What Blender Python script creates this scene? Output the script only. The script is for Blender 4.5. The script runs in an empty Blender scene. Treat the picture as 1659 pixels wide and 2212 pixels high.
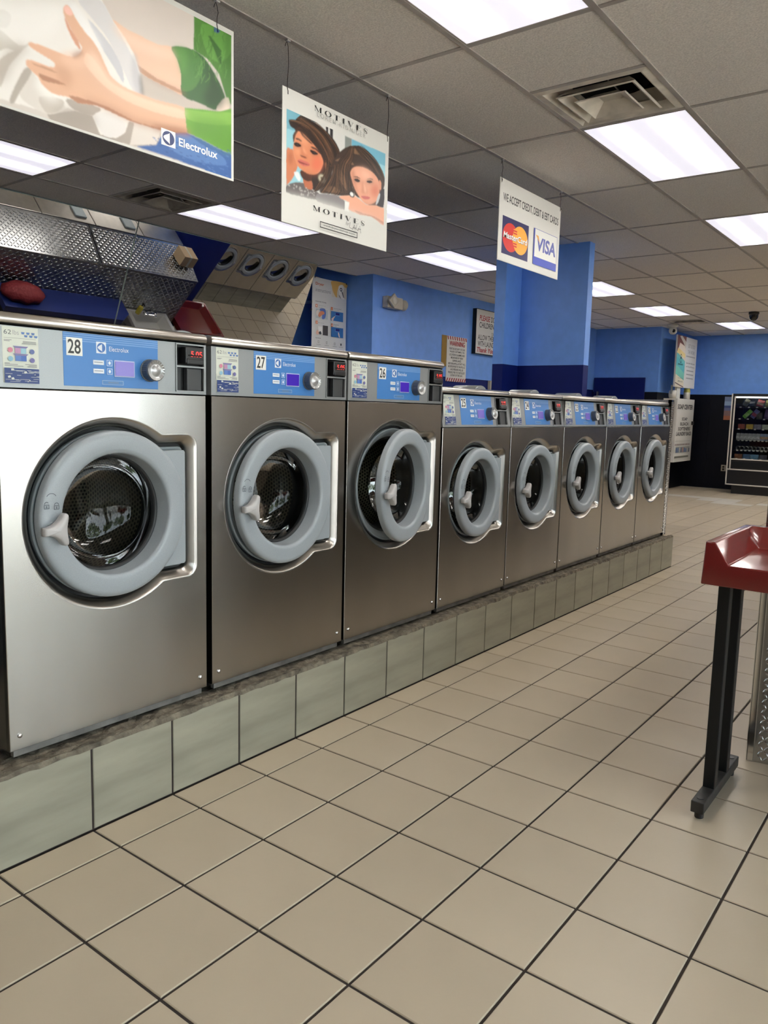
import bpy, bmesh, math, random
import numpy as np
from mathutils import Vector, Matrix
from mathutils.geometry import tessellate_polygon
random.seed(7)
S = bpy.context.scene
COL = S.collection
PI = math.pi
EXPOSURE = 0.0
SKY = 9.0
SUN = 44.0
LAMP_BASE, LAMP_TUBE = 0.80, 34.0

# ---------------------------------------------------------------- camera
IMG_W, IMG_H = 1659, 2212
CAM = np.array([2.19345, -1.02475, 1.39413])
FPX = 1675.99
CX, CY = 829.5 + 19.447, 1106 - 9.591
ROT = np.array([[0.7981337381, 0.6019161226, 0.0260675555],      # right
                [-0.0963760918, 0.0848444377, 0.9917222748],     # up
                [-0.5947219393, 0.7940392955, -0.1257275317]])   # forward
cam_d = bpy.data.cameras.new('camera')
cam_d.sensor_fit = 'AUTO'
cam_d.sensor_width = 36.0
cam_d.lens = FPX * 36.0 / IMG_H
cam_d.shift_x = -(CX - IMG_W / 2) / IMG_H
cam_d.shift_y = (CY - IMG_H / 2) / IMG_H
cam_d.clip_start = 0.05
cam_o = bpy.data.objects.new('camera', cam_d)
COL.objects.link(cam_o)
r, u, f = ROT
cam_o.matrix_world = Matrix(((r[0], u[0], -f[0], CAM[0]), (r[1], u[1], -f[1], CAM[1]),
                             (r[2], u[2], -f[2], CAM[2]), (0, 0, 0, 1)))
S.camera = cam_o

def at(px, py, ax, val):
    """photo pixel -> point on the world plane ax = val"""
    d = ROT.T @ np.array([(px - CX) / FPX, -(py - CY) / FPX, 1.0])
    a = 'xyz'.index(ax)
    return CAM + d * ((val - CAM[a]) / d[a])

def project(p):
    d = ROT @ (np.array(p, float) - CAM)
    return CX + FPX * d[0] / d[2], CY - FPX * d[1] / d[2], d[2]

# ---------------------------------------------------------------- world, daylight, exposure
S.view_settings.view_transform = 'Standard'
S.view_settings.look = 'None'
S.view_settings.gamma = 1.0
S.view_settings.exposure = EXPOSURE
S.view_settings.use_curve_mapping = False
S.cycles.use_denoising = True
S.cycles.use_adaptive_sampling = True
S.cycles.adaptive_threshold = 0.02
S.cycles.max_bounces = 9
S.cycles.diffuse_bounces = 4
S.cycles.glossy_bounces = 5
S.cycles.transmission_bounces = 6
S.cycles.transparent_max_bounces = 12
S.cycles.sample_clamp_indirect = 6.0
S.cycles.caustics_reflective = False
S.cycles.caustics_refractive = False
W = bpy.data.worlds.new('sky'); S.world = W; W.use_nodes = True
wn = W.node_tree.nodes; wl = W.node_tree.links
wn.clear()
wo = wn.new('ShaderNodeOutputWorld'); wb = wn.new('ShaderNodeBackground')
wr = wn.new('ShaderNodeValToRGB'); wt = wn.new('ShaderNodeTexCoord'); ws = wn.new('ShaderNodeSeparateXYZ')
wm = wn.new('ShaderNodeMapRange')
wl.new(wt.outputs['Generated'], ws.inputs[0]); wl.new(ws.outputs[2], wm.inputs[0])
wm.inputs[1].default_value = -0.2; wm.inputs[2].default_value = 0.9
wl.new(wm.outputs[0], wr.inputs[0]); wl.new(wr.outputs[0], wb.inputs[0]); wl.new(wb.outputs[0], wo.inputs[0])
wr.color_ramp.elements[0].color = (0.93, 0.96, 1.0, 1)
wr.color_ramp.elements[1].color = (0.62, 0.78, 1.0, 1)
wb.inputs[1].default_value = SKY

sun_d = bpy.data.lights.new('sun', 'SUN'); sun_d.energy = SUN; sun_d.angle = 0.01; sun_d.color = (1.0, 0.95, 0.88)
sun_o = bpy.data.objects.new('sun', sun_d); COL.objects.link(sun_o); sun_o.location = (12, -8, 20)
sun_o.rotation_euler = Vector((0.36, -0.20, 1.0)).to_track_quat('Z', 'Y').to_euler()      # high sun over the parking lot

# ---------------------------------------------------------------- room constants
TILE = 0.31463          # floor tile module
STRIP = 0.14891         # cut tiles along the washer platform
CEIL = 2.9956
GX, GY = -0.40444, 2.07357       # a ceiling grid crossing
PLAT = 0.2954           # top of the tiled platform
WX = -0.075             # washer fronts
WOFF = -0.75             # storefront windows along y
XR = 5.8                # storefront wall
XL = -4.75              # wall behind the dryers
YB = -6.9               # wall behind the camera
YF = 15.2               # far wall
for k in range(4):      # daylight portals in the storefront openings
    ld = bpy.data.lights.new('window_portal', 'AREA'); ld.shape = 'RECTANGLE'
    ld.size = 2.15; ld.size_y = 2.78; ld.cycles.is_portal = True
    lo = bpy.data.objects.new('window_portal', ld); COL.objects.link(lo)
    lo.matrix_world = Matrix(((0, 0, 1, XR + 0.02), (0, 1, 0, WOFF - 4.2 + 2.85 * k), (-1, 0, 0, 1.53), (0, 0, 0, 1)))

# ---------------------------------------------------------------- helpers
def lin(c):
    return c / 12.92 if c <= 0.04045 else ((c + 0.055) / 1.055) ** 2.4
def rgb(r, g, b, k=1.0):
    """8-bit display colour -> linear"""
    return (lin(r / 255) * k, lin(g / 255) * k, lin(b / 255) * k)

class MB:
    def __init__(s): s.v = []; s.f = []; s.m = []; s.sm = []
    def add(s, vs, fs, m=0, smooth=False):
        o = len(s.v); s.v += [tuple(map(float, p)) for p in vs]
        for q in fs: s.f.append([i + o for i in q]); s.m.append(m); s.sm.append(smooth)
        return s
    def box(s, x0, x1, y0, y1, z0, z1, m=0, b=0.0, seg=2):
        if b > 0:
            bm = bmesh.new(); bmesh.ops.create_cube(bm, size=1.0)
            for v in bm.verts:
                v.co = ((x0 + x1) / 2 + v.co.x * (x1 - x0), (y0 + y1) / 2 + v.co.y * (y1 - y0), (z0 + z1) / 2 + v.co.z * (z1 - z0))
            bmesh.ops.bevel(bm, geom=bm.edges[:], offset=b, segments=seg, affect='EDGES', profile=0.5)
            bm.verts.index_update()
            s.add([v.co[:] for v in bm.verts], [[v.index for v in q.verts] for q in bm.faces], m, False)
            bm.free(); return s
        V = [(x0, y0, z0), (x1, y0, z0), (x1, y1, z0), (x0, y1, z0), (x0, y0, z1), (x1, y0, z1), (x1, y1, z1), (x0, y1, z1)]
        return s.add(V, [[0, 3, 2, 1], [4, 5, 6, 7], [0, 1, 5, 4], [1, 2, 6, 5], [2, 3, 7, 6], [3, 0, 4, 7]], m)
    def loft(s, loops, m=0, smooth=True, cap0=False, cap1=False, closed=True, flip=False):
        n = len(loops[0]); V = [p for L in loops for p in L]; F = []
        for a in range(len(loops) - 1):
            for i in range(n if closed else n - 1):
                j = (i + 1) % n; q = [a * n + i, a * n + j, (a + 1) * n + j, (a + 1) * n + i]
                F.append(q[::-1] if flip else q)
        s.add(V, F, m, smooth)
        if cap0: s.poly(loops[0][::-1], m)
        if cap1: s.poly(loops[-1], m)
        return s
    def poly(s, pts, m=0, holes=()):
        polys = [[Vector(p) for p in pts]] + [[Vector(p) for p in h] for h in holes]
        T = tessellate_polygon(polys); V = [p for q in polys for p in q]
        return s.add(V, [list(t) for t in T], m)
    def lathe(s, prof, c=(0, 0, 0), axis='x', n=48, m=0, smooth=True, flip=False):
        loops = []
        for rr, h in prof:
            L = []
            for i in range(n):
                a = 2 * PI * i / n; ca, sa = rr * math.cos(a), rr * math.sin(a)
                p = {'x': (h, ca, sa), 'z': (ca, sa, h), 'y': (sa, h, ca)}[axis]
                L.append((p[0] + c[0], p[1] + c[1], p[2] + c[2]))
            loops.append(L)
        return s.loft(loops, m, smooth, flip=flip)
    def cyl(s, c, rr, h, axis='x', n=20, m=0, b=0.0):
        b = b or min(rr, h) * 0.12
        return s.lathe([(0.0001, 0), (rr - b, 0), (rr, b), (rr, h - b), (rr - b, h), (0.0001, h)], c, axis, n, m, smooth=False)
    def tube(s, path, rr, n=8, m=0):
        P = [Vector(p) for p in path]; loops = []; up = None
        for i, p in enumerate(P):
            t = (P[min(i + 1, len(P) - 1)] - P[max(i - 1, 0)]).normalized()
            if up is None: up = Vector((0, 0, 1)) if abs(t.z) < 0.9 else Vector((1, 0, 0))
            a = t.cross(up).normalized(); b2 = a.cross(t); up = b2
            loops.append([tuple(p + a * rr * math.cos(2 * PI * k / n) + b2 * rr * math.sin(2 * PI * k / n)) for k in range(n)])
        return s.loft(loops, m, True, True, True)
    def prism(s, pts, ax, a, b2, m=0):
        """polygon pts (2-D) extruded along axis ax from a to b2"""
        def P(q, h): return {'x': (h, q[0], q[1]), 'y': (q[0], h, q[1]), 'z': (q[0], q[1], h)}[ax]
        A = [P(q, a) for q in pts]; B = [P(q, b2) for q in pts]; n = len(pts)
        s.poly(A, m); s.poly(B, m)
        s.add(A + B, [[i, (i + 1) % n, n + (i + 1) % n, n + i] for i in range(n)], m)
        return s
    def mesh(s, name, mats, fixn=True):
        me = bpy.data.meshes.new(name); me.from_pydata(s.v, [], s.f)
        for q in mats: me.materials.append(q)
        me.polygons.foreach_set('material_index', s.m); me.polygons.foreach_set('use_smooth', s.sm)
        if fixn:
            bm = bmesh.new(); bm.from_mesh(me); bmesh.ops.remove_doubles(bm, verts=bm.verts[:], dist=1e-6)
            bmesh.ops.recalc_face_normals(bm, faces=bm.faces[:]); bm.to_mesh(me); bm.free()
        me.update(); return me

def link(name, data, parent=None, loc=None):
    o = bpy.data.objects.new(name, data); COL.objects.link(o)
    if parent is not None: o.parent = parent
    if loc is not None: o.location = loc
    return o
def obj(name, mb, mats, parent=None, loc=None, world=False, fixn=True, angle=None):
    if not isinstance(mats, (list, tuple)): mats = [mats]
    me = mb.mesh(name, mats, fixn) if isinstance(mb, MB) else mb
    if angle: 
        me.polygons.foreach_set('use_smooth', [True] * len(me.polygons)); me.set_sharp_from_angle(angle=math.radians(angle))
    o = link(name, me, parent, loc)
    if world and parent is not None:            # geometry given in world coordinates
        t = Vector((0, 0, 0)); p = parent
        while p is not None: t += p.location; p = p.parent
        o.location = -t
    return o
def tag(o, label, cat=None, group=None):
    o['label'] = label
    if cat: o['category'] = cat
    if group: o['group'] = group
    return o
def thing(name, loc, label, cat, group=None, rz=0.0):
    o = link(name, None, None, loc); o.rotation_euler.z = rz; o.empty_display_size = 0.05
    return tag(o, label, cat, group)
def struct(o): o['kind'] = 'structure'; return o
def stuff(o): o['kind'] = 'stuff'; return o

# ---------------------------------------------------------------- materials
MATS = {}
def nodes(name):
    m = bpy.data.materials.new(name); m.use_nodes = True
    nt = m.node_tree; return m, nt, nt.nodes['Principled BSDF']
def mat(name, col, rough=0.5, metal=0.0, spec=0.5, emit=None, es=0.0, coat=0.0, aniso=0.0,
        noise=None, bump=None, rand=0.0):
    """principled; noise=(scale, amount, stretch xyz) mottles the colour, bump=(scale, strength, distance, stretch)"""
    if name in MATS: return MATS[name]
    m, nt, p = nodes(name); L = nt.links; N = nt.nodes
    p.inputs['Base Color'].default_value = (*col, 1); p.inputs['Roughness'].default_value = rough
    p.inputs['Metallic'].default_value = metal; p.inputs['Specular IOR Level'].default_value = spec
    p.inputs['Coat Weight'].default_value = coat; p.inputs['Coat Roughness'].default_value = 0.08
    if aniso:
        p.inputs['Anisotropic'].default_value = aniso
        t = N.new('ShaderNodeTangent'); t.direction_type = 'RADIAL'; t.axis = 'Z'; L.new(t.outputs[0], p.inputs['Tangent']); p.inputs['Anisotropic Rotation'].default_value = 0.25
    if emit: p.inputs['Emission Color'].default_value = (*emit, 1); p.inputs['Emission Strength'].default_value = es
    tc = None
    def coords(st):
        nonlocal tc
        tc = tc or N.new('ShaderNodeTexCoord'); mp = N.new('ShaderNodeMapping'); mp.inputs['Scale'].default_value = st
        L.new(tc.outputs['Object'], mp.inputs[0]); return mp.outputs[0]
    c = None
    if noise:
        sc, am, st = (*noise, (1, 1, 1))[:3]
        t = N.new('ShaderNodeTexNoise'); t.inputs['Scale'].default_value = sc; t.inputs['Detail'].default_value = 4
        L.new(coords(st), t.inputs['Vector'])
        r1 = N.new('ShaderNodeMapRange'); r1.inputs[1].default_value = 0.3; r1.inputs[2].default_value = 0.7
        r1.inputs[3].default_value = 1 - am; r1.inputs[4].default_value = 1 + am; L.new(t.outputs[0], r1.inputs[0])
        c = r1.outputs[0]
    if rand:
        oi = N.new('ShaderNodeObjectInfo'); r2 = N.new('ShaderNodeMapRange')
        r2.inputs[3].default_value = 1 - rand; r2.inputs[4].default_value = 1 + rand; L.new(oi.outputs['Random'], r2.inputs[0])
        if c is None: c = r2.outputs[0]
        else:
            mm = N.new('ShaderNodeMath'); mm.operation = 'MULTIPLY'; L.new(c, mm.inputs[0]); L.new(r2.outputs[0], mm.inputs[1]); c = mm.outputs[0]
    if c is not None:
        vm = N.new('ShaderNodeVectorMath'); vm.operation = 'SCALE'; vm.inputs[0].default_value = col
        L.new(c, vm.inputs['Scale']); L.new(vm.outputs[0], p.inputs['Base Color'])
    if bump:
        sc, stg, dist, st = (*bump, (1, 1, 1))[:4]
        t = N.new('ShaderNodeTexNoise'); t.inputs['Scale'].default_value = sc; t.inputs['Detail'].default_value = 3 if sc > 4 else 0
        L.new(coords(st), t.inputs['Vector']); b = N.new('ShaderNodeBump')
        b.inputs['Strength'].default_value = stg; b.inputs['Distance'].default_value = dist
        L.new(t.outputs[0], b.inputs['Height']); L.new(b.outputs[0], p.inputs['Normal'])
    MATS[name] = m; return m

M_BLUE = mat('wall_blue_paint', (0.15, 0.345, 0.86), 0.42, noise=(9, 0.05), bump=(60, 0.08, 0.004))
M_NAVY = mat('navy_paint', (0.004, 0.012, 0.125), 0.5, 0, 0.2, noise=(9, 0.08), bump=(60, 0.08, 0.004))
M_BLACKWALL = mat('black_panel_paint', (0.0035, 0.0045, 0.010), 0.45, 0, 0.2, noise=(3, 0.2))
M_CREAM = mat('cream_wall_paint', (0.32, 0.28, 0.23), 0.6, noise=(3, 0.1))
M_STEEL = mat('brushed_steel', (0.45, 0.434, 0.405), 0.24, 1.0, aniso=0.6, bump=(2.6, 0.22, 0.02, (1, 1.3, 0.45)), noise=(5, 0.06, (1, 1, 0.25)))
M_STEELTRIM = mat('polished_steel', (0.50, 0.475, 0.44), 0.28, 1.0, bump=(20, 0.03, 0.004))
M_LID = mat('steel_lid', (0.60, 0.565, 0.52), 0.30, 1.0, bump=(8, 0.05, 0.01), noise=(14, 0.06))
M_CHROME = mat('chrome', (0.75, 0.75, 0.75), 0.12, 1.0)
M_GREY = mat('grey_plastic', (0.325, 0.36, 0.385), 0.32, 0, 0.5, noise=(300, 0.05))
M_GREYD = mat('grey_plastic_seat', (0.27, 0.31, 0.325), 0.38, 0, 0.5)
M_FASCIA = mat('silver_fascia_paint', (0.31, 0.325, 0.33), 0.36, 0.45, noise=(400, 0.05))
M_HANDLE = mat('pale_grey_plastic', (0.47, 0.455, 0.45), 0.28)
M_BLACK = mat('black_plastic', (0.012, 0.012, 0.013), 0.35)
M_RUBBER = mat('black_rubber', (0.008, 0.009, 0.010), 0.45)
M_GAP = mat('dark_cavity', (0.004, 0.004, 0.004), 0.9)
M_STICKER = mat('blue_sticker', (0.055, 0.215, 0.56), 0.35)
M_CONCRETE = mat('worn_concrete', (0.15, 0.13, 0.095), 0.9, noise=(22, 0.55), bump=(35, 0.9, 0.02))
M_GROUT = mat('dark_grout', (0.035, 0.026, 0.021), 0.9, noise=(30, 0.3))
M_FTILE = mat('beige_floor_tile', (0.49, 0.415, 0.305), 0.36, 0, 0.45, noise=(2.2, 0.045), rand=0.045, bump=(90, 0.06, 0.003))
M_FTILEW = mat('white_floor_tile', (0.62, 0.60, 0.55), 0.36, 0, 0.45, noise=(3, 0.05), rand=0.04)
M_PTILE = mat('greenish_platform_tile', (0.305, 0.295, 0.228), 0.42, 0, 0.4, noise=(5, 0.20, (1, 0.4, 2.2)), rand=0.04, bump=(60, 0.1, 0.003))
M_CTILE = mat('ceiling_tile_board', (0.85, 0.81, 0.755), 0.9, noise=(120, 0.14), rand=0.03, bump=(140, 0.35, 0.006))
M_TBAR = mat('ceiling_grid_metal', (0.42, 0.39, 0.36), 0.5, noise=(8, 0.12))
M_TBARD = mat('ceiling_plenum', (0.02, 0.018, 0.016), 0.9)
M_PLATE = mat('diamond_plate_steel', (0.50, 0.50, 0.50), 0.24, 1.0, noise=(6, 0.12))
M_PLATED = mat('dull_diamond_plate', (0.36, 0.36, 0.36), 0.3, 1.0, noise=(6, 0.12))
M_RED = mat('red_fiberglass', (0.155, 0.013, 0.012), 0.16, 0, 0.5, coat=0.4, noise=(400, 0.06))
M_LEG = mat('black_powder_coat', (0.006, 0.007, 0.008), 0.4, 0, 0.3)
M_FOOT = mat('worn_black_paint', (0.022, 0.021, 0.020), 0.5, noise=(20, 0.5))
M_WHITE = mat('white_board', (0.74, 0.735, 0.69), 0.42)
M_WIRE = mat('hanger_wire', (0.06, 0.05, 0.045), 0.4, 0.8)
M_CLIP = mat('ceiling_clip', (0.6, 0.6, 0.58), 0.3, 0.7)
M_VENT = mat('vent_paint', (0.78, 0.73, 0.63), 0.45, noise=(6, 0.3))
M_VENTD = mat('dusty_vent_paint', (0.34, 0.31, 0.26), 0.6, noise=(6, 0.4))
M_BEIGE = mat('beige_plastic', (0.50, 0.46, 0.37), 0.4)
M_MIRROR = mat('mirror_silver', (0.80, 0.815, 0.80), 0.015, 1.0)
M_GLASSEDGE = mat('mirror_glass_edge', (0.30, 0.36, 0.33), 0.12, 0.0, 0.8)
M_DISP = mat('display_screen', (0.02, 0.01, 0.15), 0.2, emit=(0.07, 0.02, 0.55), es=0.55)
M_DISPW = mat('washed_display_screen', (0.16, 0.13, 0.42), 0.2, emit=(0.12, 0.08, 0.45), es=0.35)
M_LED = mat('red_led', (0.5, 0.02, 0.02), 0.3, emit=(1.0, 0.05, 0.04), es=1.1)
M_CARD = mat('cardboard', (0.40, 0.28, 0.17), 0.8)
M_PORC = mat('white_porcelain', (0.75, 0.74, 0.70), 0.15, coat=0.4)

def attr_mat(name, rough=0.4):
    if name in MATS: return MATS[name]
    m, nt, p = nodes(name); a = nt.nodes.new('ShaderNodeVertexColor'); a.layer_name = 'ink'
    nt.links.new(a.outputs[0], p.inputs['Base Color']); p.inputs['Roughness'].default_value = rough
    MATS[name] = m; return m
M_PRINT = attr_mat('printed_ink')

def glass_mat(name, tint, gl=1.0, rough=0.0):
    m, nt, p = nodes(name); N = nt.nodes; L = nt.links; N.remove(p)
    t = N.new('ShaderNodeBsdfTransparent'); t.inputs[0].default_value = (*tint, 1)
    g = N.new('ShaderNodeBsdfGlossy'); g.inputs['Roughness'].default_value = rough
    fr = N.new('ShaderNodeFresnel'); fr.inputs[0].default_value = 1.5; mx = N.new('ShaderNodeMixShader')
    mu = N.new('ShaderNodeMath'); mu.operation = 'MULTIPLY'; mu.inputs[1].default_value = gl; L.new(fr.outputs[0], mu.inputs[0])
    L.new(mu.outputs[0], mx.inputs[0]); L.new(t.outputs[0], mx.inputs[1]); L.new(g.outputs[0], mx.inputs[2])
    L.new(mx.outputs[0], N['Material Output'].inputs[0]); return m
M_PANE = glass_mat('window_glass', (0.95, 0.97, 0.96))
M_BOWL = glass_mat('door_glass', (0.70, 0.71, 0.69), 0.5)

def drum_mat():
    m, nt, p = nodes('perforated_drum_steel'); N = nt.nodes; L = nt.links
    uv = N.new('ShaderNodeUVMap'); sep = N.new('ShaderNodeSeparateXYZ'); L.new(uv.outputs[0], sep.inputs[0])
    def math_(op, a, b=None, c=None):
        n = N.new('ShaderNodeMath'); n.operation = op
        for i, q in enumerate((a, b, c)):
            if q is None: continue
            if isinstance(q, (int, float)): n.inputs[i].default_value = q
            else: L.new(q, n.inputs[i])
        return n.outputs[0]
    row = math_('FLOOR', sep.outputs[1]); odd = math_('MODULO', row, 2.0)
    ux = math_('ADD', sep.outputs[0], math_('MULTIPLY', odd, 0.5))
    fx = math_('SUBTRACT', math_('FRACT', ux), 0.5); fy = math_('SUBTRACT', math_('FRACT', sep.outputs[1]), 0.5)
    d = math_('SQRT', math_('ADD', math_('MULTIPLY', fx, fx), math_('MULTIPLY', fy, fy)))
    h = math_('LESS_THAN', d, 0.33)
    mx = N.new('ShaderNodeMix'); mx.data_type = 'RGBA'; L.new(h, mx.inputs[0])
    mx.inputs[6].default_value = (0.30, 0.285, 0.22, 1); mx.inputs[7].default_value = (0.004, 0.004, 0.004, 1)
    L.new(mx.outputs[2], p.inputs['Base Color']); p.inputs['Metallic'].default_value = 0.75; p.inputs['Roughness'].default_value = 0.35
    return m
M_DRUM = drum_mat()

def lamp_mat():
    """prismatic diffuser with two tubes glowing behind it (tubes run along local Y)"""
    m, nt, p = nodes('lamp_diffuser'); N = nt.nodes; L = nt.links
    tc = N.new('ShaderNodeTexCoord'); sep = N.new('ShaderNodeSeparateXYZ'); L.new(tc.outputs['Object'], sep.inputs[0])
    def math_(op, a, b=None):
        n = N.new('ShaderNodeMath'); n.operation = op
        for i, q in enumerate((a, b)):
            if q is None: continue
            if isinstance(q, (int, float)): n.inputs[i].default_value = q
            else: L.new(q, n.inputs[i])
        return n.outputs[0]
    ax = math_('ABSOLUTE', sep.outputs[0]); dx = math_('SUBTRACT', ax, 0.135)
    g = math_('POWER', 2.71828, math_('MULTIPLY', math_('MULTIPLY', dx, dx), -800.0))
    ay = math_('ABSOLUTE', sep.outputs[1]); e = math_('LESS_THAN', ay, 0.55)
    fall = N.new('ShaderNodeMapRange'); fall.inputs[1].default_value = 0.60; fall.inputs[2].default_value = 0.40
    fall.interpolation_type = 'SMOOTHSTEP'; L.new(ay, fall.inputs[0])
    tot = math_('MULTIPLY', math_('MULTIPLY', g, fall.outputs[0]), LAMP_TUBE)
    vs = N.new('ShaderNodeVectorMath'); vs.operation = 'SCALE'; vs.inputs[0].default_value = (1.0, 0.945, 0.87); L.new(tot, vs.inputs['Scale'])
    va = N.new('ShaderNodeVectorMath'); va.operation = 'ADD'; va.inputs[1].default_value = (LAMP_BASE * .97, LAMP_BASE * .94, LAMP_BASE * 1.06); L.new(vs.outputs[0], va.inputs[0])
    p.inputs['Base Color'].default_value = (0.8, 0.8, 0.8, 1); p.inputs['Roughness'].default_value = 0.35
    L.new(va.outputs[0], p.inputs['Emission Color']); p.inputs['Emission Strength'].default_value = 1.0
    return m
M_LAMP = lamp_mat()

# ---------------------------------------------------------------- flat print (lettering, pictures) as thin ink
TEXTS = {}
def text_geo(s, bold=0.0, shear=0.0):
    k = (s, bold, shear)
    if k in TEXTS: return TEXTS[k]
    cu = bpy.data.curves.new('t', 'FONT'); cu.body = s; cu.size = 1; cu.offset = bold; cu.shear = shear; cu.resolution_u = 4
    o = bpy.data.objects.new('t', cu); COL.objects.link(o)
    me = bpy.data.meshes.new_from_object(o.evaluated_get(bpy.context.evaluated_depsgraph_get()))
    V = [(v.co.x, v.co.y) for v in me.vertices]; F = [list(q.vertices) for q in me.polygons]
    bpy.data.objects.remove(o); bpy.data.curves.remove(cu); bpy.data.meshes.remove(me)
    xs = [p[0] for p in V]; ys = [p[1] for p in V]
    x0, x1, y0, y1 = min(xs), max(xs), min(ys), max(ys)
    TEXTS[k] = ([((a - x0) / (x1 - x0), (b - y0) / (y1 - y0 or 1)) for a, b in V], F); return TEXTS[k]

def smooth_poly(pts, n=5):
    out = []; m = len(pts)
    for i in range(m):
        p0, p1, p2, p3 = (np.array(pts[(i + k) % m], float) for k in (-1, 0, 1, 2))
        for j in range(n):
            t = j / n
            out.append(tuple(0.5 * ((2 * p1) + (-p0 + p2) * t + (2 * p0 - 5 * p1 + 4 * p2 - p3) * t * t + (-p0 + 3 * p1 - 3 * p2 + p3) * t ** 3)))
    return out

class Ink:
    """2-D print on a plane: origin o, axes r (right) and u (up), n outwards"""
    def __init__(s, o=(0, 0, 0), r=(0, 1, 0), u=(0, 0, 1), n=(1, 0, 0), eps=0.00022, base=0.0003, conv=None):
        s.o, s.r, s.u, s.n = (np.array(q, float) for q in (o, r, u, n)); s.lv = base; s.eps = eps
        s.V = []; s.F = []; s.C = []; s.conv = conv
    def P(s, a, b): return tuple(s.o + s.r * a + s.u * b + s.n * s.lv)
    def raw(s, pts, faces, col):
        s.lv += s.eps; o = len(s.V); s.V += [s.P(*p) for p in pts]
        for q in faces: s.F.append([i + o for i in q]); s.C.append(col)
    def poly(s, pts, col, smooth=0, conv=True):
        if s.conv and conv: pts = [s.conv(*p) for p in pts]
        if smooth: pts = smooth_poly(pts, smooth)
        T = tessellate_polygon([[Vector((p[0], p[1], 0)) for p in pts]]); s.raw(pts, [list(t) for t in T], col)
    def rect(s, x0, y0, x1, y1, col): s.poly([(x0, y0), (x1, y0), (x1, y1), (x0, y1)], col, conv=False)
    def quad(s, tl, br, col):
        a, b = s.conv(*tl), s.conv(*br); s.rect(a[0], b[1], b[0], a[1], col)
    def ell(s, x, y, rx, ry, col, n=28):
        s.poly([(x + rx * math.cos(2 * PI * i / n), y + ry * math.sin(2 * PI * i / n)) for i in range(n)], col, conv=False)
    def ring(s, x, y, ro, ri, col, n=32, a0=0.0, a1=2 * PI, ky=1.0):
        pts = []; F = []
        for i in range(n + 1):
            a = a0 + (a1 - a0) * i / n
            pts += [(x + ro * math.cos(a), y + ky * ro * math.sin(a)), (x + ri * math.cos(a), y + ky * ri * math.sin(a))]
            if i < n: F.append([2 * i, 2 * i + 1, 2 * i + 3, 2 * i + 2])
        s.raw(pts, F, col)
    def line(s, pts, w, col):
        s.lv += s.eps; P = [np.array(p, float) for p in pts]; o = len(s.V); k = len(P)
        for i, p in enumerate(P):
            t = P[min(i + 1, k - 1)] - P[max(i - 1, 0)]; t /= (np.linalg.norm(t) or 1); q = np.array([-t[1], t[0]]) * w / 2
            s.V += [s.P(*(p + q)), s.P(*(p - q))]
        for i in range(k - 1): s.F.append([o + 2 * i, o + 2 * i + 1, o + 2 * i + 3, o + 2 * i + 2]); s.C.append(col)
    def text(s, t, x0, y0, x1, y1, col, bold=0.0, shear=0.0):
        V, F = text_geo(t, bold, shear); s.raw([(x0 + a * (x1 - x0), y0 + b * (y1 - y0)) for a, b in V], F, col)
    def ptext(s, t, tl, br, col, bold=0.0, shear=0.0):
        a, b = s.conv(*tl), s.conv(*br); s.text(t, a[0], b[1], b[0], a[1], col, bold, shear)
    def mesh(s, name='print', m=None):
        me = bpy.data.meshes.new(name); me.from_pydata(s.V, [], s.F); me.materials.append(m or M_PRINT)
        ca = me.color_attributes.new('ink', 'FLOAT_COLOR', 'CORNER'); dat = []
        for q, c in zip(s.F, s.C): dat += [(*c[:3], 1.0)] * len(q)
        ca.data.foreach_set('color', np.array(dat, dtype=np.float32).ravel())
        nn = Vector(s.n)
        for q in me.polygons:
            if q.normal.dot(nn) < 0: q.flip()
        me.update(); return me

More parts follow.
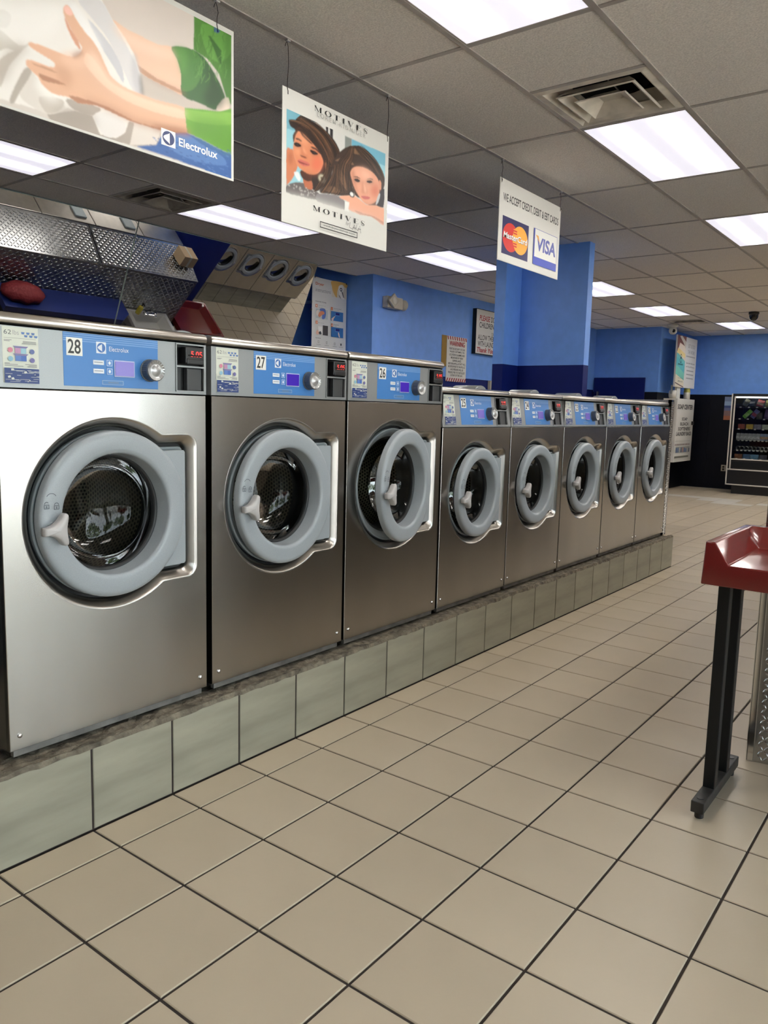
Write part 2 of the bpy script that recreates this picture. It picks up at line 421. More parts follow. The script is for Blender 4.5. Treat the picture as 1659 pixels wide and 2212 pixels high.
class Paint:
    """airbrushed picture printed on the plane x = val: a fine grid of (y, z) points with ink colours"""
    def __init__(s, y0, y1, z0, z1, step, conv, bg):
        s.Y = np.linspace(y0, y1, int((y1 - y0) / step) + 1); s.Z = np.linspace(z0, z1, int((z1 - z0) / step) + 1)
        s.step = step; s.conv = conv; s.img = np.tile(np.array(bg, float), (len(s.Z), len(s.Y), 1))
    def _blur(s, m, sg):
        k = max(1, int(sg * 2.5 + .5)); w = np.exp(-.5 * (np.arange(-k, k + 1) / max(sg, .3)) ** 2); w /= w.sum()
        for ax in (0, 1):
            p = np.pad(m, [(k, k) if a == ax else (0, 0) for a in (0, 1)], mode='edge'); o = np.zeros_like(m); n = m.shape[ax]
            for i, q in enumerate(w): o += q * (p[i:i + n] if ax == 0 else p[:, i:i + n])
            m = o
        return m
    def poly(s, pts, col, smooth=0, f=.0022, a=1.0, conv=True):
        if conv: pts = [s.conv(*p) for p in pts]
        if smooth: pts = smooth_poly(pts, smooth)
        P = np.array(pts); sg = f / s.step; mg = 3 * f + 2 * s.step
        i0, i1 = np.searchsorted(s.Y, [P[:, 0].min() - mg, P[:, 0].max() + mg]); j0, j1 = np.searchsorted(s.Z, [P[:, 1].min() - mg, P[:, 1].max() + mg])
        if i1 <= i0 or j1 <= j0: return
        yy, zz = np.meshgrid(s.Y[i0:i1], s.Z[j0:j1]); ins = np.zeros(yy.shape, bool); n = len(P)
        for k in range(n):
            x1, y1 = P[k]; x2, y2 = P[(k + 1) % n]
            if y1 == y2: continue
            ins ^= ((y1 > zz) != (y2 > zz)) & (yy < (x2 - x1) * (zz - y1) / (y2 - y1) + x1)
        m = s._blur(ins.astype(float), max(sg, .55))[..., None] * a; q = s.img[j0:j1, i0:i1]; q += (np.array(col[:3]) - q) * m
    def rect(s, x0, y0, x1, y1, col): s.poly([(x0, y0), (x1, y0), (x1, y1), (x0, y1)], col, conv=False)
    def ell(s, x, y, rx, ry, col, n=28, f=.0022, a=1.0):
        s.poly([(x + rx * math.cos(2 * PI * i / n), y + ry * math.sin(2 * PI * i / n)) for i in range(n)], col, 0, f, a, False)
    def strand(s, pts, w, col, a=.6):
        P = [np.array(s.conv(*p)) for p in pts]; L = []; R = []
        P = [np.array(p) for p in smooth_poly([tuple(p) for p in P], 4)[:4 * (len(P) - 1) + 1]] if len(P) > 2 else P
        for i, p in enumerate(P):
            t = P[min(i + 1, len(P) - 1)] - P[max(i - 1, 0)]; t = t / (np.linalg.norm(t) or 1); q = np.array([-t[1], t[0]]) * w / 2 * math.sin(PI * (i + .6) / (len(P) + .2))
            L.append(tuple(p + q)); R.append(tuple(p - q))
        s.poly(L + R[::-1], col, 0, .0012, a, False)
    def strands(s, A, B, n, cols, rg, w=.005, a=.55):
        """hair between two guide curves A and B (same number of points)"""
        for k in range(n):
            t = rg.random(); j = [rg.uniform(-8, 8) for _ in A]
            s.strand([(p[0] + (q[0] - p[0]) * t + d, p[1] + (q[1] - p[1]) * t - d) for p, q, d in zip(A, B, j)], w * rg.uniform(.5, 1.4), cols[rg.randrange(len(cols))], a * rg.uniform(.5, 1))
    def mesh(s, x):
        ny, nz = len(s.Y), len(s.Z); yy, zz = np.meshgrid(s.Y, s.Z); V = np.stack([np.full(yy.size, x), yy.ravel(), zz.ravel()], 1)
        i, j = np.meshgrid(np.arange(ny - 1), np.arange(nz - 1)); b = (j * ny + i).ravel(); F = np.stack([b, b + 1, b + ny + 1, b + ny], 1)
        me = bpy.data.meshes.new('picture'); me.from_pydata(V.tolist(), [], F.tolist()); me.materials.append(M_PRINT)
        ca = me.color_attributes.new('ink', 'FLOAT_COLOR', 'POINT'); ca.data.foreach_set('color', np.concatenate([s.img.reshape(-1, 3), np.ones((yy.size, 1))], 1).astype(np.float32).ravel())
        me.update(); return me

def logo(ink, x0, y0, x1, y1, white, blue):
    """white square, circle, leaf-shaped spinner"""
    ink.rect(x0, y0, x1, y1, white); cx, cy = (x0 + x1) / 2, (y0 + y1) / 2; w, h = (x1 - x0) * 0.42, (y1 - y0) * 0.42
    ink.ell(cx, cy, w, h, blue, 32)
    a = 0.86
    pts = [(cx + 0.22 * w, cy + a * h), (cx + 0.22 * w, cy - a * h)]
    left = [(cx + 0.22 * w - 1.05 * w * (1 - t * t) ** 2, cy + a * h * t) for t in np.linspace(-1, 1, 15)]
    ink.poly(pts + [(p[0], p[1]) for p in left], white, conv=False)

# ================================================================ THE ROOM
SPLIT = 1.86            # paint line between light blue and navy
floor = struct(obj('floor', MB().box(XL - 0.3, XR + 0.3, YB - 0.3, YF + 0.3, -0.06, -0.004), M_GROUT))
tag(floor, 'beige square tile floor with dark grout lines')
# floor tiles: the largest in view are single pieces, the rest one mesh
TM = MB(); g = 0.0040; h = TILE / 2 - g
def tile_geo(mb, x0, x1, y0, y1, z0=-0.01, z1=0.0, c=0.0022, m=0):
    V = [(x0, y0, z0), (x1, y0, z0), (x1, y1, z0), (x0, y1, z0), (x0, y0, z1 - c), (x1, y0, z1 - c), (x1, y1, z1 - c), (x0, y1, z1 - c),
         (x0 + c, y0 + c, z1), (x1 - c, y0 + c, z1), (x1 - c, y1 - c, z1), (x0 + c, y1 - c, z1)]
    F = [[8, 9, 10, 11]]
    for i in range(4):
        j = (i + 1) % 4; F += [[i, j, 4 + j, 4 + i], [4 + i, 4 + j, 8 + j, 8 + i]]
    mb.add(V, F, m)
tile_geo(TM, -h, h, -h, h); FT_ME = TM.mesh('tile', [M_FTILE], False)
TM = MB(); tile_geo(TM, -STRIP / 2 + g, STRIP / 2 - g, -h, h); FS_ME = TM.mesh('tile', [M_FTILE], False)
PLAT_END = 6.28
cands = []
white_rows = {}
for j in range(int(math.floor(YB / TILE)), int(YF / TILE) + 1):
    yc = (j + 0.5) * TILE
    if yc > YF - 0.1 or yc < YB + 0.1: continue
    for i in range(-16, 19):
        if i == -1: xc, wd = STRIP / 2, STRIP
        elif i >= 0: xc, wd = STRIP + (i + 0.5) * TILE, TILE
        else: xc, wd = (i + 1.5) * TILE, TILE
        if xc > XR - 0.1 or xc < XL + 0.15: continue
        if -1.2 < xc < 0 and yc < PLAT_END: continue
        P = [project((xc + sx * wd / 2, yc + sy * TILE / 2, 0)) for sx, sy in ((-1, -1), (1, -1), (1, 1), (-1, 1))]
        area = 0
        if all(p[2] > 0.3 for p in P):
            A = 0.5 * abs(sum(P[a][0] * P[(a + 1) % 4][1] - P[(a + 1) % 4][0] * P[a][1] for a in range(4)))
            cxp = sum(p[0] for p in P) / 4; cyp = sum(p[1] for p in P) / 4
            if -60 < cxp < IMG_W + 60 and 1000 < cyp < IMG_H + 60 and (xc > 0 or yc > 6.4) and not (xc < 0 and cxp < 1440) \
               and not (xc > 1.9 and yc > 2.5): area = A
        white = (j in (39, 40) and -7 < i < -1 and (i + j) % 3 != 0) or (j == 41 and i in (-8, -7, -6, -5))
        cands.append((area, i, xc, yc, wd, white))
cands.sort(key=lambda q: -q[0])
rest = MB()
for n_, (area, i, xc, yc, wd, white) in enumerate(cands):
    if n_ < 290 and area > 0 and not white:
        link('tile', FS_ME if i == -1 else FT_ME, floor, (xc, yc, 0))
    else:
        tile_geo(rest, xc - wd / 2 + g, xc + wd / 2 - g, yc - h, yc + h, m=1 if white else 0)
stuff(obj('far_tiles', rest, [M_FTILE, M_FTILEW], floor, fixn=False))

# ---- ceiling: grid of runners, boards, lamps, vents
ceiling = struct(obj('ceiling', MB().box(XL, XR, YB, YF, CEIL + 0.25, CEIL + 0.35), M_TBARD))
tag(ceiling, 'suspended ceiling of speckled grey boards in a metal grid')
CW, CL = 0.6096, 1.2192
lamps = [(1, -1), (1, 1), (1, 3), (-5, -1), (-5, 1), (-3, 1), (-4, 3), (-3, 5), (-3, 7), (-2, 9), (-5, -3), (1, -3), (5, -1), (5, 1), (5, 3), (5, 5), (1, 5), (1, 7), (3, 9), (1, 9), (3, 5), (3, 7), (5, 7), (5, 9), (7, 5), (7, 7), (7, 3), (7, 1), (-1, 5) if False else (7, 9)]  # later entries are unseen panels, added to brighten the room towards its far end
vents = [(1, 0, 1), (-5, 0, 1), (-3, 8, 1)]            # column, row, far half
missing = [(-7, 3)]
cols = range(-7, 11); rows = range(-7, 11)
def cx_(c): return GX + (c + 0.5) * CW
BM = MB(); e = 0.006
BM.box(-CW / 2 + e, CW / 2 - e, -CL / 2 + e, CL / 2 - e, 0.002, 0.018); CT_ME = BM.mesh('ceiling_board', [M_CTILE], False)
BM = MB(); BM.box(-CW / 2 + e, CW / 2 - e, -CL / 4 + e, CL / 4 - e, 0.002, 0.018); CH_ME = BM.mesh('ceiling_board', [M_CTILE], False)
ncb = 0; crest = MB()
for c in cols:
    for rr in rows:
        xc, yc = cx_(c), GY + (rr + 0.5) * CL
        if xc - CW / 2 < XL - 0.3 or xc + CW / 2 > XR + 0.5 or yc - CL / 2 < YB - 1.2 or yc > YF + 0.3: continue
        if (c, rr) in lamps or (c, rr) in missing: continue
        v = [q for q in vents if q[0] == c and q[1] == rr]
        if v: link('ceiling_board', CH_ME, ceiling, (xc, yc - CL / 4, CEIL)); continue
        vis = any(pp[2] > 0.2 and -80 < pp[0] < IMG_W + 80 and -80 < pp[1] < 760 for pp in [project((xc + a * CW / 2, yc + b * CL / 2, CEIL)) for a in (-1, 0, 1) for b in (-1, 0, 1)])
        if vis: link('ceiling_board', CT_ME, ceiling, (xc, yc, CEIL)); ncb += 1
        else: crest.box(xc - CW / 2 + e, xc + CW / 2 - e, yc - CL / 2 + e, yc + CL / 2 - e, CEIL + 0.002, CEIL + 0.018)
stuff(obj('hidden_boards', crest, M_CTILE, ceiling, fixn=False))
t = 0.0125
for c in range(-7, 12):
    x = GX + c * CW
    if XL < x < XR: obj('grid_runner', MB().box(x - t, x + t, YB, YF, CEIL - 0.003, CEIL + 0.003).box(x - 0.003, x + 0.003, YB, YF, CEIL, CEIL + 0.03), M_TBAR, ceiling)
for rr in range(-7, 12):
    y = GY + rr * CL
    if YB < y < YF: obj('grid_cross_tee', MB().box(XL, XR, y - t, y + t, CEIL - 0.002, CEIL + 0.003), M_TBAR, ceiling)
for c, rr, hh in vents:
    y = GY + (rr + 0.5) * CL; obj('grid_cross_tee', MB().box(cx_(c) - CW / 2, cx_(c) + CW / 2, y - t, y + t, CEIL - 0.002, CEIL + 0.003), M_TBAR, ceiling)

lamp_lab = {(1, -1): 'bright ceiling light panel cut off by the top edge of the photo', (1, 1): 'bright ceiling light panel right beside the open square air vent',
            (1, 3): 'ceiling light panel at the right edge below the one beside the vent', (-5, -1): 'ceiling light panel at the far left under the big hand poster',
            (-5, 1): 'long ceiling light panel above the tilted mirror beside a dark vent', (-3, 1): 'ceiling light panel half hidden behind the poster of two women',
            (-4, 3): 'ceiling light panel above the blue wall with the emergency lamp', (-3, 5): 'ceiling light panel just right of the tall blue column',
            (-3, 7): 'ceiling light panel before the white dome camera at the far end', (-2, 9): 'farthest ceiling light panel, near the far blue wall'}
DM = MB(); DM.box(-CW / 2 + 0.022, CW / 2 - 0.022, -CL / 2 + 0.022, CL / 2 - 0.022, 0.0, 0.006); LD_ME = DM.mesh('diffuser', [M_LAMP], False)
FM = MB()
for a0, a1, b0, b1 in ((-CW / 2 + .004, -CW / 2 + .022, -CL / 2 + .004, CL / 2 - .004), (CW / 2 - .022, CW / 2 - .004, -CL / 2 + .004, CL / 2 - .004),
                       (-CW / 2 + .022, CW / 2 - .022, -CL / 2 + .004, -CL / 2 + .022), (-CW / 2 + .022, CW / 2 - .022, CL / 2 - .022, CL / 2 - .004)):
    FM.box(a0, a1, b0, b1, -0.002, 0.09)
FM.box(-CW / 2 + .004, CW / 2 - .004, -CL / 2 + .004, CL / 2 - .004, 0.09, 0.1); LF_ME = FM.mesh('frame', [M_TBAR], False)
for c, rr in lamps:
    lab = lamp_lab.get((c, rr), 'unseen fluorescent ceiling light panel added to help light the room')
    o = thing('ceiling_light', (cx_(c), GY + (rr + 0.5) * CL, CEIL), lab, 'ceiling light', 'fluorescent ceiling light panels')
    link('frame', LF_ME, o); link('diffuser', LD_ME, o)

def vent(loc, label, mw, damaged=False):
    o = thing('air_vent', loc, label, 'air vent', 'square ceiling air vents'); H = 0.5 * CW
    def sq(r, z): return [(-r, -r, z), (r, -r, z), (r, r, z), (-r, r, z)]
    obj('frame', MB().loft([sq(H - .012, 0.0), sq(H - .05, -0.004), sq(H - .085, 0.03), sq(H - .10, 0.10)], 0, False), mw, o)
    obj('duct', MB().lathe([(0.20, 0.09), (0.19, 0.24)], axis='z', n=24).loft([sq(H - .10, 0.10), sq(0.19, 0.101)], 0, False), M_GAP, o)
    c1 = MB().loft([sq(0.205, -0.012), sq(0.195, -0.016), sq(0.165, 0.012), sq(0.155, 0.02), sq(0.16, 0.03), sq(0.20, -0.004)], 0, False)
    obj('cone', c1, mw, o)
    c2 = MB().loft([sq(0.135, -0.022), sq(0.128, -0.026), sq(0.055, 0.022), sq(0.02, 0.022)], 0, False, cap1=True)
    obj('cone', c2, mw, o)
    for a, b in ((0.0, 0.17), (0.0, -0.17)):
        obj('bracket', MB().tube([(a + .03, b, 0.0), (a + .03, b * 0.6, 0.05), (a, b * 0.2, 0.09)], 0.004), M_STEELTRIM, o)
    if damaged: o.children[2].rotation_euler.x = 0.09
    return o
vy = lambda rr: GY + (rr + 0.75) * CL
vent((cx_(1), vy(0), CEIL), 'square ceiling air vent with dusty white cones beside bright light panel', M_VENT)
vent((cx_(-5), vy(0), CEIL), 'dark dirty square ceiling air vent above the tilted mirror', M_VENTD)
vent((cx_(-3), vy(8), CEIL), 'distant ceiling air vent with a drooping cone near white dome camera', M_VENT, True)

# ---- walls (light blue above, navy below)
def wall(name, x0, x1, y0, y1, low=M_NAVY, split=SPLIT, label=None, z1=CEIL + 0.36):
    o = struct(obj(name, MB().box(x0, x1, y0, y1, split, z1, 0).box(x0, x1, y0, y1, 0, split, 1), [M_BLUE, low], fixn=False))
    if label: tag(o, label)
    return o
wall('wall_left', XL - 0.1, XL, YB, 6.46, M_NAVY, label='blue wall behind the mirror')
wall('wall_middle', -4.85, -3.80, 6.46, 13.27, M_NAVY, label='light blue wall with emergency lamp and white signs')
wall('wall_far_side', -4.85, -2.57, 13.27, YF + 0.1, M_BLACKWALL, 1.83, 'blue wall jutting out at the far end')
wall('wall_far', -2.57, XR, YF, YF + 0.1, M_BLACKWALL, 1.845, 'far blue wall with black panelled lower half')
struct(obj('wall_back', MB().box(XL, XR, YB - 0.1, YB, 0, CEIL + 0.36), M_CREAM))
for k in range(9):       # vertical boards of the black panelling
    x = -2.57 + 0.02 + k * 0.405
    obj('panel', MB().box(x, x + 0.398, YF - 0.012, YF, 0.1, 1.84), M_BLACKWALL, bpy.data.objects['wall_far'])
# storefront
wr_ = struct(obj('wall_right', MB().box(XR, XR + 0.12, YB, YF, 2.92, CEIL + 0.36).box(XR, XR + 0.12, YB, YF, 0, 0.14)
           .box(XR, XR + 0.12, 5.78 + WOFF, YF, 0.14, 2.92).box(XR, XR + 0.12, YB, -5.28 + WOFF, 0.14, 2.92), M_CREAM))
tag(wr_, 'storefront wall with tall windows')
for k in range(4):
    y0 = WOFF - 5.275 + 2.85 * k + 0.03; y1 = y0 + 2.69
    wo_ = struct(obj('window_%d' % (k + 1), MB().box(XR + 0.05, XR + 0.056, y0, y1, 0.14, 2.92), M_PANE))
    fr = MB().box(XR, XR + 0.1, y0 - 0.04, y0 + 0.01, 0.14, 2.92).box(XR, XR + 0.1, y1 - 0.01, y1 + 0.13, 0.14, 2.92)
    obj('window_frame', fr, M_STEELTRIM, wo_)
# dark navy door in the far side wall
door = struct(obj('door_1', MB().box(-3.78, -2.80, 13.235, 13.268, 0.0, 2.09, b=0.006), M_NAVY)); tag(door, 'dark navy door at the far end')
obj('door_handle', MB().box(-3.70, -3.67, 13.19, 13.235, 1.60, 1.83, b=0.006), M_STEELTRIM, door)

# ---- blue column standing behind the washers
def column():
    m = MB()
    for z0, z1, k in ((SPLIT, CEIL + 0.02, 0), (0, SPLIT, 1)):
        m.box(-1.585, -0.885, 6.05, 6.165, z0, z1, k)      # broad pier
        m.box(-1.70, -1.585, 5.74, 6.165, z0, z1, k)       # nib at its left
        m.box(-1.56, -1.44, 6.165, 6.80, z0, z1, k)        # partition running on behind it
    return struct(obj('column_1', m, [M_BLUE, M_NAVY], fixn=False))
col_o = column(); tag(col_o, 'tall two-tone blue column behind the washers')

# ================================================================ WASHER PLATFORM
plat = thing('washer_platform', (-0.6, 3.0, 0), 'low platform faced with greenish tiles under the washer row', 'platform')
obj('core', MB().box(-0.875, -0.012, -1.6, PLAT_END - 0.012, 0.0, PLAT - 0.02), M_CONCRETE, plat, world=True)
led = MB(); rng = random.Random(3); pts = []; ny = 240
for k in range(ny + 1):
    y = -1.6 + (PLAT_END + 1.6) * k / ny; row = []
    for q, x in enumerate((0.001, -0.004, -0.018, -0.035, -0.055, -0.08, -0.12)):
        row.append((x + rng.uniform(-.003, .003) * (q > 0), y, PLAT + (rng.uniform(-.004, .003) if q < 3 else rng.uniform(-.008, .002)) - (0.016 if q == 0 else 0.0) - (0.006 if q > 3 else 0)))
    pts.append(row)
led.loft(pts, 0, False, closed=False); obj('ledge', led, M_CONCRETE, plat, world=True, fixn=False)
PM = MB(); tile_geo(PM, -h, h, 0, 0.277, -0.012, 0.0); 
PM.v = [(p[2], p[0], p[1]) for p in PM.v]; PT_ME = PM.mesh('tile', [M_PTILE], True)
for j in range(-5, 19):
    o = link('tile', PT_ME, plat); o.location = Vector((0, (j + 0.5) * TILE, 0.004)) - plat.location
lastw = PLAT_END - 19 * TILE
LM = MB(); tile_geo(LM, 19 * TILE + g, PLAT_END, 0.004, 0.281, -0.012, 0.0); LM.v = [(p[2], p[0], p[1]) for p in LM.v]
obj('tile', LM, M_PTILE, plat, world=True)
obj('grout', MB().box(-0.0125, -0.004, -1.6, PLAT_END - 0.004, 0.0, PLAT - 0.012), M_GROUT, plat, world=True)
for k in range(3):
    EM = MB(); tile_geo(EM, -0.004 - (k + 1) * TILE + g, -0.004 - k * TILE - g, 0.004, 0.281, -0.012, 0.0)
    EM.v = [(p[0], p[2] + PLAT_END, p[1]) for p in EM.v]; obj('tile', EM, M_PTILE, plat, world=True)

# ================================================================ WASHERS
def keyhole(R, Zb, Yb, rc, n1=64, n2=8):
    """door recess outline (y, z): circle with a squared hinge bump at +y"""
    a0 = math.asin(min(0.98, Zb / R)); L = []
    for i in range(n1 + 1):
        a = a0 + (2 * PI - 2 * a0) * i / n1; L.append((R * math.cos(a), R * math.sin(a)))
    for i in range(1, 3): L.append((R * math.cos(a0) + (Yb - rc - R * math.cos(a0)) * i / 3, -Zb))
    for i in range(n2 + 1):
        a = -PI / 2 + (PI / 2) * i / n2; L.append((Yb - rc + rc * math.cos(a), -Zb + rc + rc * math.sin(a)))
    for i in range(n2 + 1):
        a = (PI / 2) * i / n2; L.append((Yb - rc + rc * math.cos(a), Zb - rc + rc * math.sin(a)))
    for i in (2, 1): L.append((R * math.cos(a0) + (Yb - rc - R * math.cos(a0)) * i / 3, Zb))
    return L
def inset(R, Zb, Yb, rc, d, x):
    k = keyhole(R - d, Zb - d * 1.02, Yb - d, max(rc - d * 0.6, 0.01)); return [(x, p[0], p[1]) for p in k]

SZ = {'large': dict(W=0.765, fb=1.133, ft=1.314, top=1.350, zc=0.730, R=0.322, Zb=0.262, Yb=0.338, rr=0.276, hole=0.202, lean=0.0),
      'small': dict(W=0.750, fb=1.012, ft=1.192, top=1.226, zc=0.641, R=0.301, Zb=0.246, Yb=0.322, rr=0.254, hole=0.190, lean=0.028)}
WME = {}
def wmesh(size, part, fn):
    k = (size, part)
    if k not in WME: WME[k] = fn()
    return WME[k]
def uv_drum(me, zc, nx, sy, disc):
    uv = me.uv_layers.new(name='UVMap')
    for l in me.loops:
        v = me.vertices[l.vertex_index].co; y, z = v.y, v.z - zc; rr = math.hypot(y, z)
        if disc: uv.data[l.index].uv = (y * sy, z * sy * 1.15)
        else:
            uv.data[l.index].uv = (math.atan2(z, y) / (2 * PI) * nx, v.x * sy)
    for q in me.polygons:       # seam
        if disc: continue
        us = [uv.data[i].uv[0] for i in q.loop_indices]
        if max(us) - min(us) > nx / 2:
            for i in q.loop_indices:
                if uv.data[i].uv[0] < 0: uv.data[i].uv[0] += nx

WHT = rgb(232, 232, 222); BLK = (0.012, 0.012, 0.012); INKB = rgb(40, 70, 140)
def label_ink(p, size):
    """instruction label: capacity, little baskets, drawer diagram, worn navy block"""
    I = Ink((0, 0, 0), eps=0.00012); y0, y1, z0, z1 = -0.358, -0.250, p['fb'] + 0.013, p['ft'] - 0.006
    if size == 'small': y0, y1 = -0.350, -0.240
    w = y1 - y0; hh = z1 - z0
    def X(a): return y0 + a * w
    def Z(b): return z0 + b * hh
    I.rect(y0, z0, y1, z1, rgb(214, 218, 206))
    I.text('62' if size == 'large' else '20', X(.05), Z(.86), X(.25), Z(.94), rgb(90, 92, 96)); I.text('lbs', X(.29), Z(.86), X(.46), Z(.94), rgb(165, 165, 165))
    for k in range(3):
        for rr_, off, zz in ((0, .52, .885), (1, .60, .835)):
            if size == 'small' and (k == 2 or (rr_ and k)): continue
            a = off + .14 * k; I.poly([(X(a), Z(zz + .03)), (X(a + .1), Z(zz + .03)), (X(a + .085), Z(zz - .008)), (X(a + .015), Z(zz - .008))], rgb(86, 120, 178), conv=False)
    I.rect(X(.04), Z(.795), X(.93), Z(.80), rgb(120, 120, 122))
    for a, b, zz in ((.04, .25, .755), (.04, .2, .735), (.56, .93, .745), (.56, .93, .725), (.53, .93, .705), (.04, .18, .345), (.04, .4, .325), (.04, .55, .3), (.6, .93, .335), (.7, .93, .315), (.66, .93, .295)):
        I.rect(X(a), Z(zz), X(b), Z(zz + .010), rgb(130, 130, 132))
    for zt, cols_ in ((.66, (rgb(186, 140, 175), rgb(150, 190, 205))), (.525, (rgb(90, 125, 190), rgb(70, 105, 180)))):
        I.poly([(X(.27), Z(zt)), (X(.70), Z(zt)), (X(.64), Z(zt - .035)), (X(.33), Z(zt - .035))], rgb(125, 120, 165), conv=False)
        I.rect(X(.33), Z(zt - .13), X(.485), Z(zt - .035), cols_[0]); I.rect(X(.485), Z(zt - .13), X(.64), Z(zt - .035), cols_[1])
    for a, b, c in ((.20, .585, rgb(205, 130, 150)), (.80, .575, rgb(95, 110, 160)), (.20, .43, rgb(140, 185, 205)), (.80, .42, rgb(110, 105, 160))):
        I.ell(X(a), Z(b), .07 * w, .045 * hh, c, 12)
    I.rect(y0 + .002, z0, y1 - .002, Z(.265), rgb(38, 62, 122))
    rg = random.Random(5 if size == 'large' else 9)
    for k in range(26 if size == 'large' else 34):        # scratched-off paint
        a = rg.uniform(.03, .9); b = rg.uniform(.01, .23)
        if rg.random() < .6: I.rect(X(a), Z(b), X(min(.97, a + rg.uniform(.1, .4))), Z(b + .006), rgb(205, 208, 205))
        else:
            s_ = rg.uniform(.015, .05); I.poly([(X(a), Z(b)), (X(min(.98, a + s_ * 1.6)), Z(b + s_ * .3)), (X(min(.98, a + s_)), Z(min(.26, b + s_))), (X(a - s_ * .4), Z(min(.26, b + s_ * .7)))], rgb(206, 209, 205), conv=False)
    return I.mesh('instruction_label')
def sticker_ink(p):
    I = Ink((0, 0, 0), eps=0.0001, base=0.0012); fb = p['fb']
    y0, y1, z0, z1 = -0.172, 0.173, fb + 0.012, fb + 0.176
    for k in range(4): I.rect(y0, z1 - .007 - .0065 * k, y1, z1 - .0035 - .0065 * k, rgb(120, 165, 220))
    logo(I, -0.060, fb + .118, -0.025, fb + .154, rgb(225, 232, 240), rgb(60, 110, 180))
    I.text('Electrolux', -0.014, fb + .127, 0.058, fb + .142, rgb(232, 238, 245))
    for zz in (fb + .082, fb + .055):
        I.rect(-0.072, zz, -0.034, zz + .014, rgb(226, 232, 238)); I.rect(-0.068, zz + .006, -0.038, zz + .009, rgb(150, 160, 175))
        I.rect(-0.024, zz - .002, -0.004, zz + .017, rgb(205, 220, 240)); I.rect(-0.0225, zz - .0005, -0.0055, zz + .0155, rgb(80, 135, 205))
        I.ell(-0.014, zz + .0075, .0045, .0055, rgb(225, 235, 245), 10)
    I.rect(0.003, fb + .047, 0.079, fb + .100, rgb(190, 195, 225))
    I.rect(-0.042, fb + .020, 0.036, fb + .034, rgb(150, 180, 210)); I.rect(-0.040, fb + .0215, 0.034, fb + .0325, rgb(78, 130, 190)); I.rect(-0.02, fb + .025, .018, fb + .029, rgb(110, 135, 165))
    return I.mesh('sticker_print')

